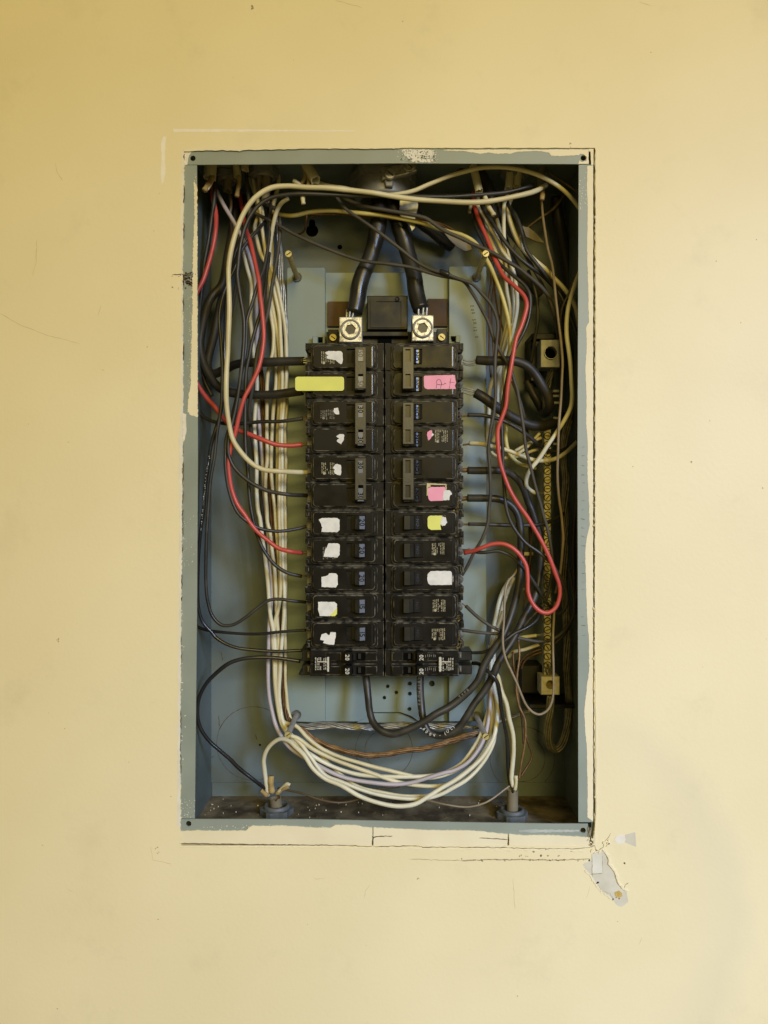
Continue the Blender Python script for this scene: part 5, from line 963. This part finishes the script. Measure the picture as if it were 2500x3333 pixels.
wire('copper_dark', 7, '1712,2390,58 1722,2425,58 1732,2452,58 1728,2475 1713,2500,56 1694,2530,54', 'dark copper wire bowed outward over the floor connector', name='copper_wire')
wire('copper_dark', 6.5, '1669,2121,66 1674,2182,62 1684,2216,60 1686,2260,60 1700,2350,62 1704,2420,60', 'dark copper wire crossing the brighter copper one at the lug height', name='copper_wire')
for i, s in enumerate(('1600,880,66 1598,911,66 1590,987,68 1592,1060,70 1593,1139,72 1598,1230,74', '1612,890,62 1604,960,66 1600,1040,70 1606,1140,72 1612,1240,74 1625,1330,76', '1622,905,60 1632,990,64 1628,1080,68 1620,1170,72 1618,1280,76', '1606,900,64 1618,1000,68 1640,1090,70 1630,1200,74')):
    wire('copper_dark', 6, s, ('thin brown ground wire, outermost by the pan rail, behind the red wire', 'thin brown ground wire slanting under the level thick cable', 'thin brown ground wire half hidden behind the grubby cream wire', 'thin brown ground wire crossing the other brown ones')[i], name='copper_wire')
strands('dull_strand', 26, '1858,1335,70 1850,1370,66 1838,1437,64 1835,1513,64 1842,1564,66 1840,1640,66 1838,1740,66 1836,1812,66 1836,1888,66 1846,2040,66 1846,2136,66 1846,2212,68 1850,2280,72 1846,2364,74 1828,2427,74 1808,2442,74 1788,2418,72 1784,2364,68 1790,2313,64 1792,2262,60',
        'grey stranded ground cable beside the bar, looping up into the lower lug', 8, .005, 'stranded_wire', fray=.15, cat='stranded wire', sw=.3)
strands('dull_strand', 20, '1792,2204,60 1788,2185,58 1783,2164,54', 'frayed strand tips poking up out of the lower bar lug', 6, .02, 'stranded_wire', cat='stranded wire', fray=.6, sw=.2)
strands('dull_strand', 22, '1775,1345,72 1778,1300,72 1784,1250,70 1796,1196,62', 'dull strands between the upper bar lug and the thick cable', 6, .02, 'stranded_wire', cat='stranded wire', sw=.3)
wire('w_brown', 7, '905,2566,60 916,2569,58 1000,2588,50 1020,2596 1081,2611,44 1126,2611 1180,2596,46 1230,2570,60 1300,2560,70', 'thin brown wire lying on the dusty floor, from the cream loop connector')
wire('w_tan', 6, '1365,2600,56 1400,2607,52 1448,2619,46 1521,2628 1581,2612,46 1648,2566,52 1662,2556,54', 'thin tan wire sagging over the floor to the dark connector')

o = next(x for x in bpy.data.objects if 'hugging the rim' in x.get('label', '')); mb = MB(); rn = random.Random(77)
for i in range(46):
    t = i/45; x = np.interp(t, [0, .25, .55, 1], [683, 672, 663, 655]); y = 1480+t*245
    if rn.random() < .75: specks(mb, 1, lambda r: (x+r.uniform(-2, 1.5), y), 30.4, .7, 1.7, i, .1, 1.3)
part('cable_print', mb, 'white_ink', o, kind='stuff')
# ---- ceiling and floor sheaths with their paper filler
def sheath(m, w, s, label, flat=1., fill=None):
    p = path(s); c = catmull(p, 1.5); z = np.mean([q[1] for q in p]); r = w/2*K(z)
    t = thing('cable_sheath', tuple(c[0]), label, 'cable sheath', 'outer cable sheaths at the box walls')
    mb = MB(); v, f = sweep(c, r, 14, False); vi, fi = sweep(c, r*.8, 14, False); b = len(v); mb.add(v, f, True); mb.add(vi, [q[::-1] for q in fi], True)
    rj = random.Random(len(s)); T_ = (c[-1]-c[-4])/np.linalg.norm(c[-1]-c[-4])
    for i in range(14):
        dj = rj.uniform(-2.4, .8)
        for k_ in (b-14+i, len(mb.v)-14+i): mb.v[k_] = tuple(np.array(mb.v[k_])+T_*dj)
    v = mb.v[:b]; vi = mb.v[b:]
    n = len(v); mb.add([v[-14+i] for i in range(14)]+[vi[-14+i] for i in range(14)], [(i, (i+1) % 14, 14+(i+1) % 14, 14+i) for i in range(14)]); part('jacket', mb, m, t)
    for fm, fw, fs in (fill or ()):
        cf = catmull(path(fs), 1.5); mb = MB(); rr = fw/2*K(z)*(1+.10*np.sin(np.arange(len(cf))*.9)); mb.tube(cf, rr, 7); part('paper_filler', mb, fm, t)
    return t
sheath('sheath', 42, '688,478,43.0 685,540,43.0 682,583,42.0', 'fat cream sheath in the ceiling corner, tan paper twist sticking out', fill=[('paper_brown', 17, '692,575,40.0 684,592,36.0 673,606,32.0 666,620,29.0'), ('sheath', 9, '697,578,40.0 688,598,36.0 676,617,31.0')])
sheath('sheath_dark', 29, '741,520,55.0 741,575,55.0 741,626,54.0', 'aged tan sheath hanging in shade beside the fat cream one')
sheath('sheath', 24, '769,490,45.0 770,540,45.0 774,580,44.0', 'narrow cream sheath with a drooping tan paper strip', fill=[('paper_brown', 14, '776,572,43.0 779,596,41.0 774,620,40.0 771,640,39.0')])
sheath('sheath', 24, '795,490,43.0 797,530,43.0 798,556,42.0', 'short cream sheath touching the narrow one, a charcoal wire in its mouth')
sheath('sheath_dark', 16, '845,560,47.0 843,600,47.0 842,626,45.0', 'slim tan sheath under the dusty ceiling locknut, beside a wider one')
sheath('sheath_dark', 26, '868,560,47.0 867,610,47.0 864,655,43.0', 'wider tan sheath under the dusty ceiling locknut, behind the cream arch')
sheath('sheath', 34, '992,500,35.0 998,535,33.0 1012,560,31.0 1028,588,27.0', 'slanted torn cream sheath left of the bushing, paper strips beside it', fill=[('paper_brown', 13, '988,545,35.0 993,570,33.0 985,592,31.0 972,606,29.0'), ('paper_brown', 10, '998,560,33.0 1004,590,31.0 1000,612,30.0'), ('sheath', 13, '955,588,27.0 972,598,26.0 985,612,25.0'), ('sheath', 15, '985,636,20 986,652,20 988,664,20')])
sheath('sheath', 26, '1540,540,43.0 1550,580,41.0 1560,626,37.0', 'pale sheath slit open beside the thick black ceiling cable', fill=[('sheath', 15, '1578,640,31.0 1590,672,29.0 1602,690,28.0 1608,700,27.0'), ('sheath_dark', 12, '1534,660,37.0 1530,680,36.0 1528,694,36.0')])
sheath('sheath', 25, '1662,530,47.0 1660,570,47.0 1655,616,43.0', 'pale sheath of the ceiling pair, whitish wire side', fill=None)
sheath('sheath', 25, '1688,530,47.0 1686,570,47.0 1682,608,45.0', 'pale sheath of the ceiling pair, rim side', fill=None)
sheath('sheath_dark', 26, '1768,520,51.0 1762,570,49.0 1762,612,47.0', 'brown paper-wrapped sheath in the dark corner over the tan wire', fill=[('paper_brown', 16, '1762,605,45.0 1766,630,41.0 1764,650,39.0')])
sheath('sheath_dark', 40, '901,2640,62 899,2620,62 896,2596,61', 'low cream sheath in the blue-grey floor locknut with ragged paper', fill=[('paper_brown', 20, '886,2580,58 882,2545,57 884,2526,57'), ('paper_brown', 14, '900,2584,56 925,2566,53 940,2560,52'), ('sheath', 12, '905,2580,55 935,2552,52 944,2556,51'), ('paper_brown', 14, '870,2590,56 858,2580,54 850,2572,53')])
sheath('sheath_dark', 37, '1668,2645,52 1668,2605,52 1669,2568,52', 'tall cream sheath in the dark floor locknut', fill=[('sheath', 12, '1676,2572,51 1680,2545,50 1679,2525,50')])
mb = MB(); mb.prism(poly([(1436, 745), (1465, 742), (1500, 762), (1532, 795), (1536, 812), (1515, 818), (1490, 805), (1462, 778)], 58), 58, 59.5, .2); o = mb.build('paper_strip', M['sheath_dark'], None, P(1490, 815, 58)); tag(o, 'pale leaf-shaped paper strip under the dusty wires above the pan', 'paper strip')
mb = MB(); mb.prism(poly([(1700, 735), (1722, 740), (1745, 758), (1772, 790), (1745, 786), (1712, 770)], 64), 64, 65.5, .2); o = mb.build('paper_strip', M['sheath_dark'], None, P(1740, 790, 64)); tag(o, 'dim pointed paper strip in the dark corner by the tan wire', 'paper strip')
for (x0, y0, x1, y1, d, lab) in ((1700, 1797, 1737, 1808, 70, 'small pale tag beside the heavy cables, higher of two'), (1704, 1914, 1722, 1923, 72, 'small pale tag inside the red teardrop loop, lower of two')):
    mb = MB(); mb.pbox(x0, y0, x1, y1, d, d+1.5, .2); o = mb.build('pale_tag', M['sheath'], None, P(x0, y1, d)); tag(o, lab, 'tag')
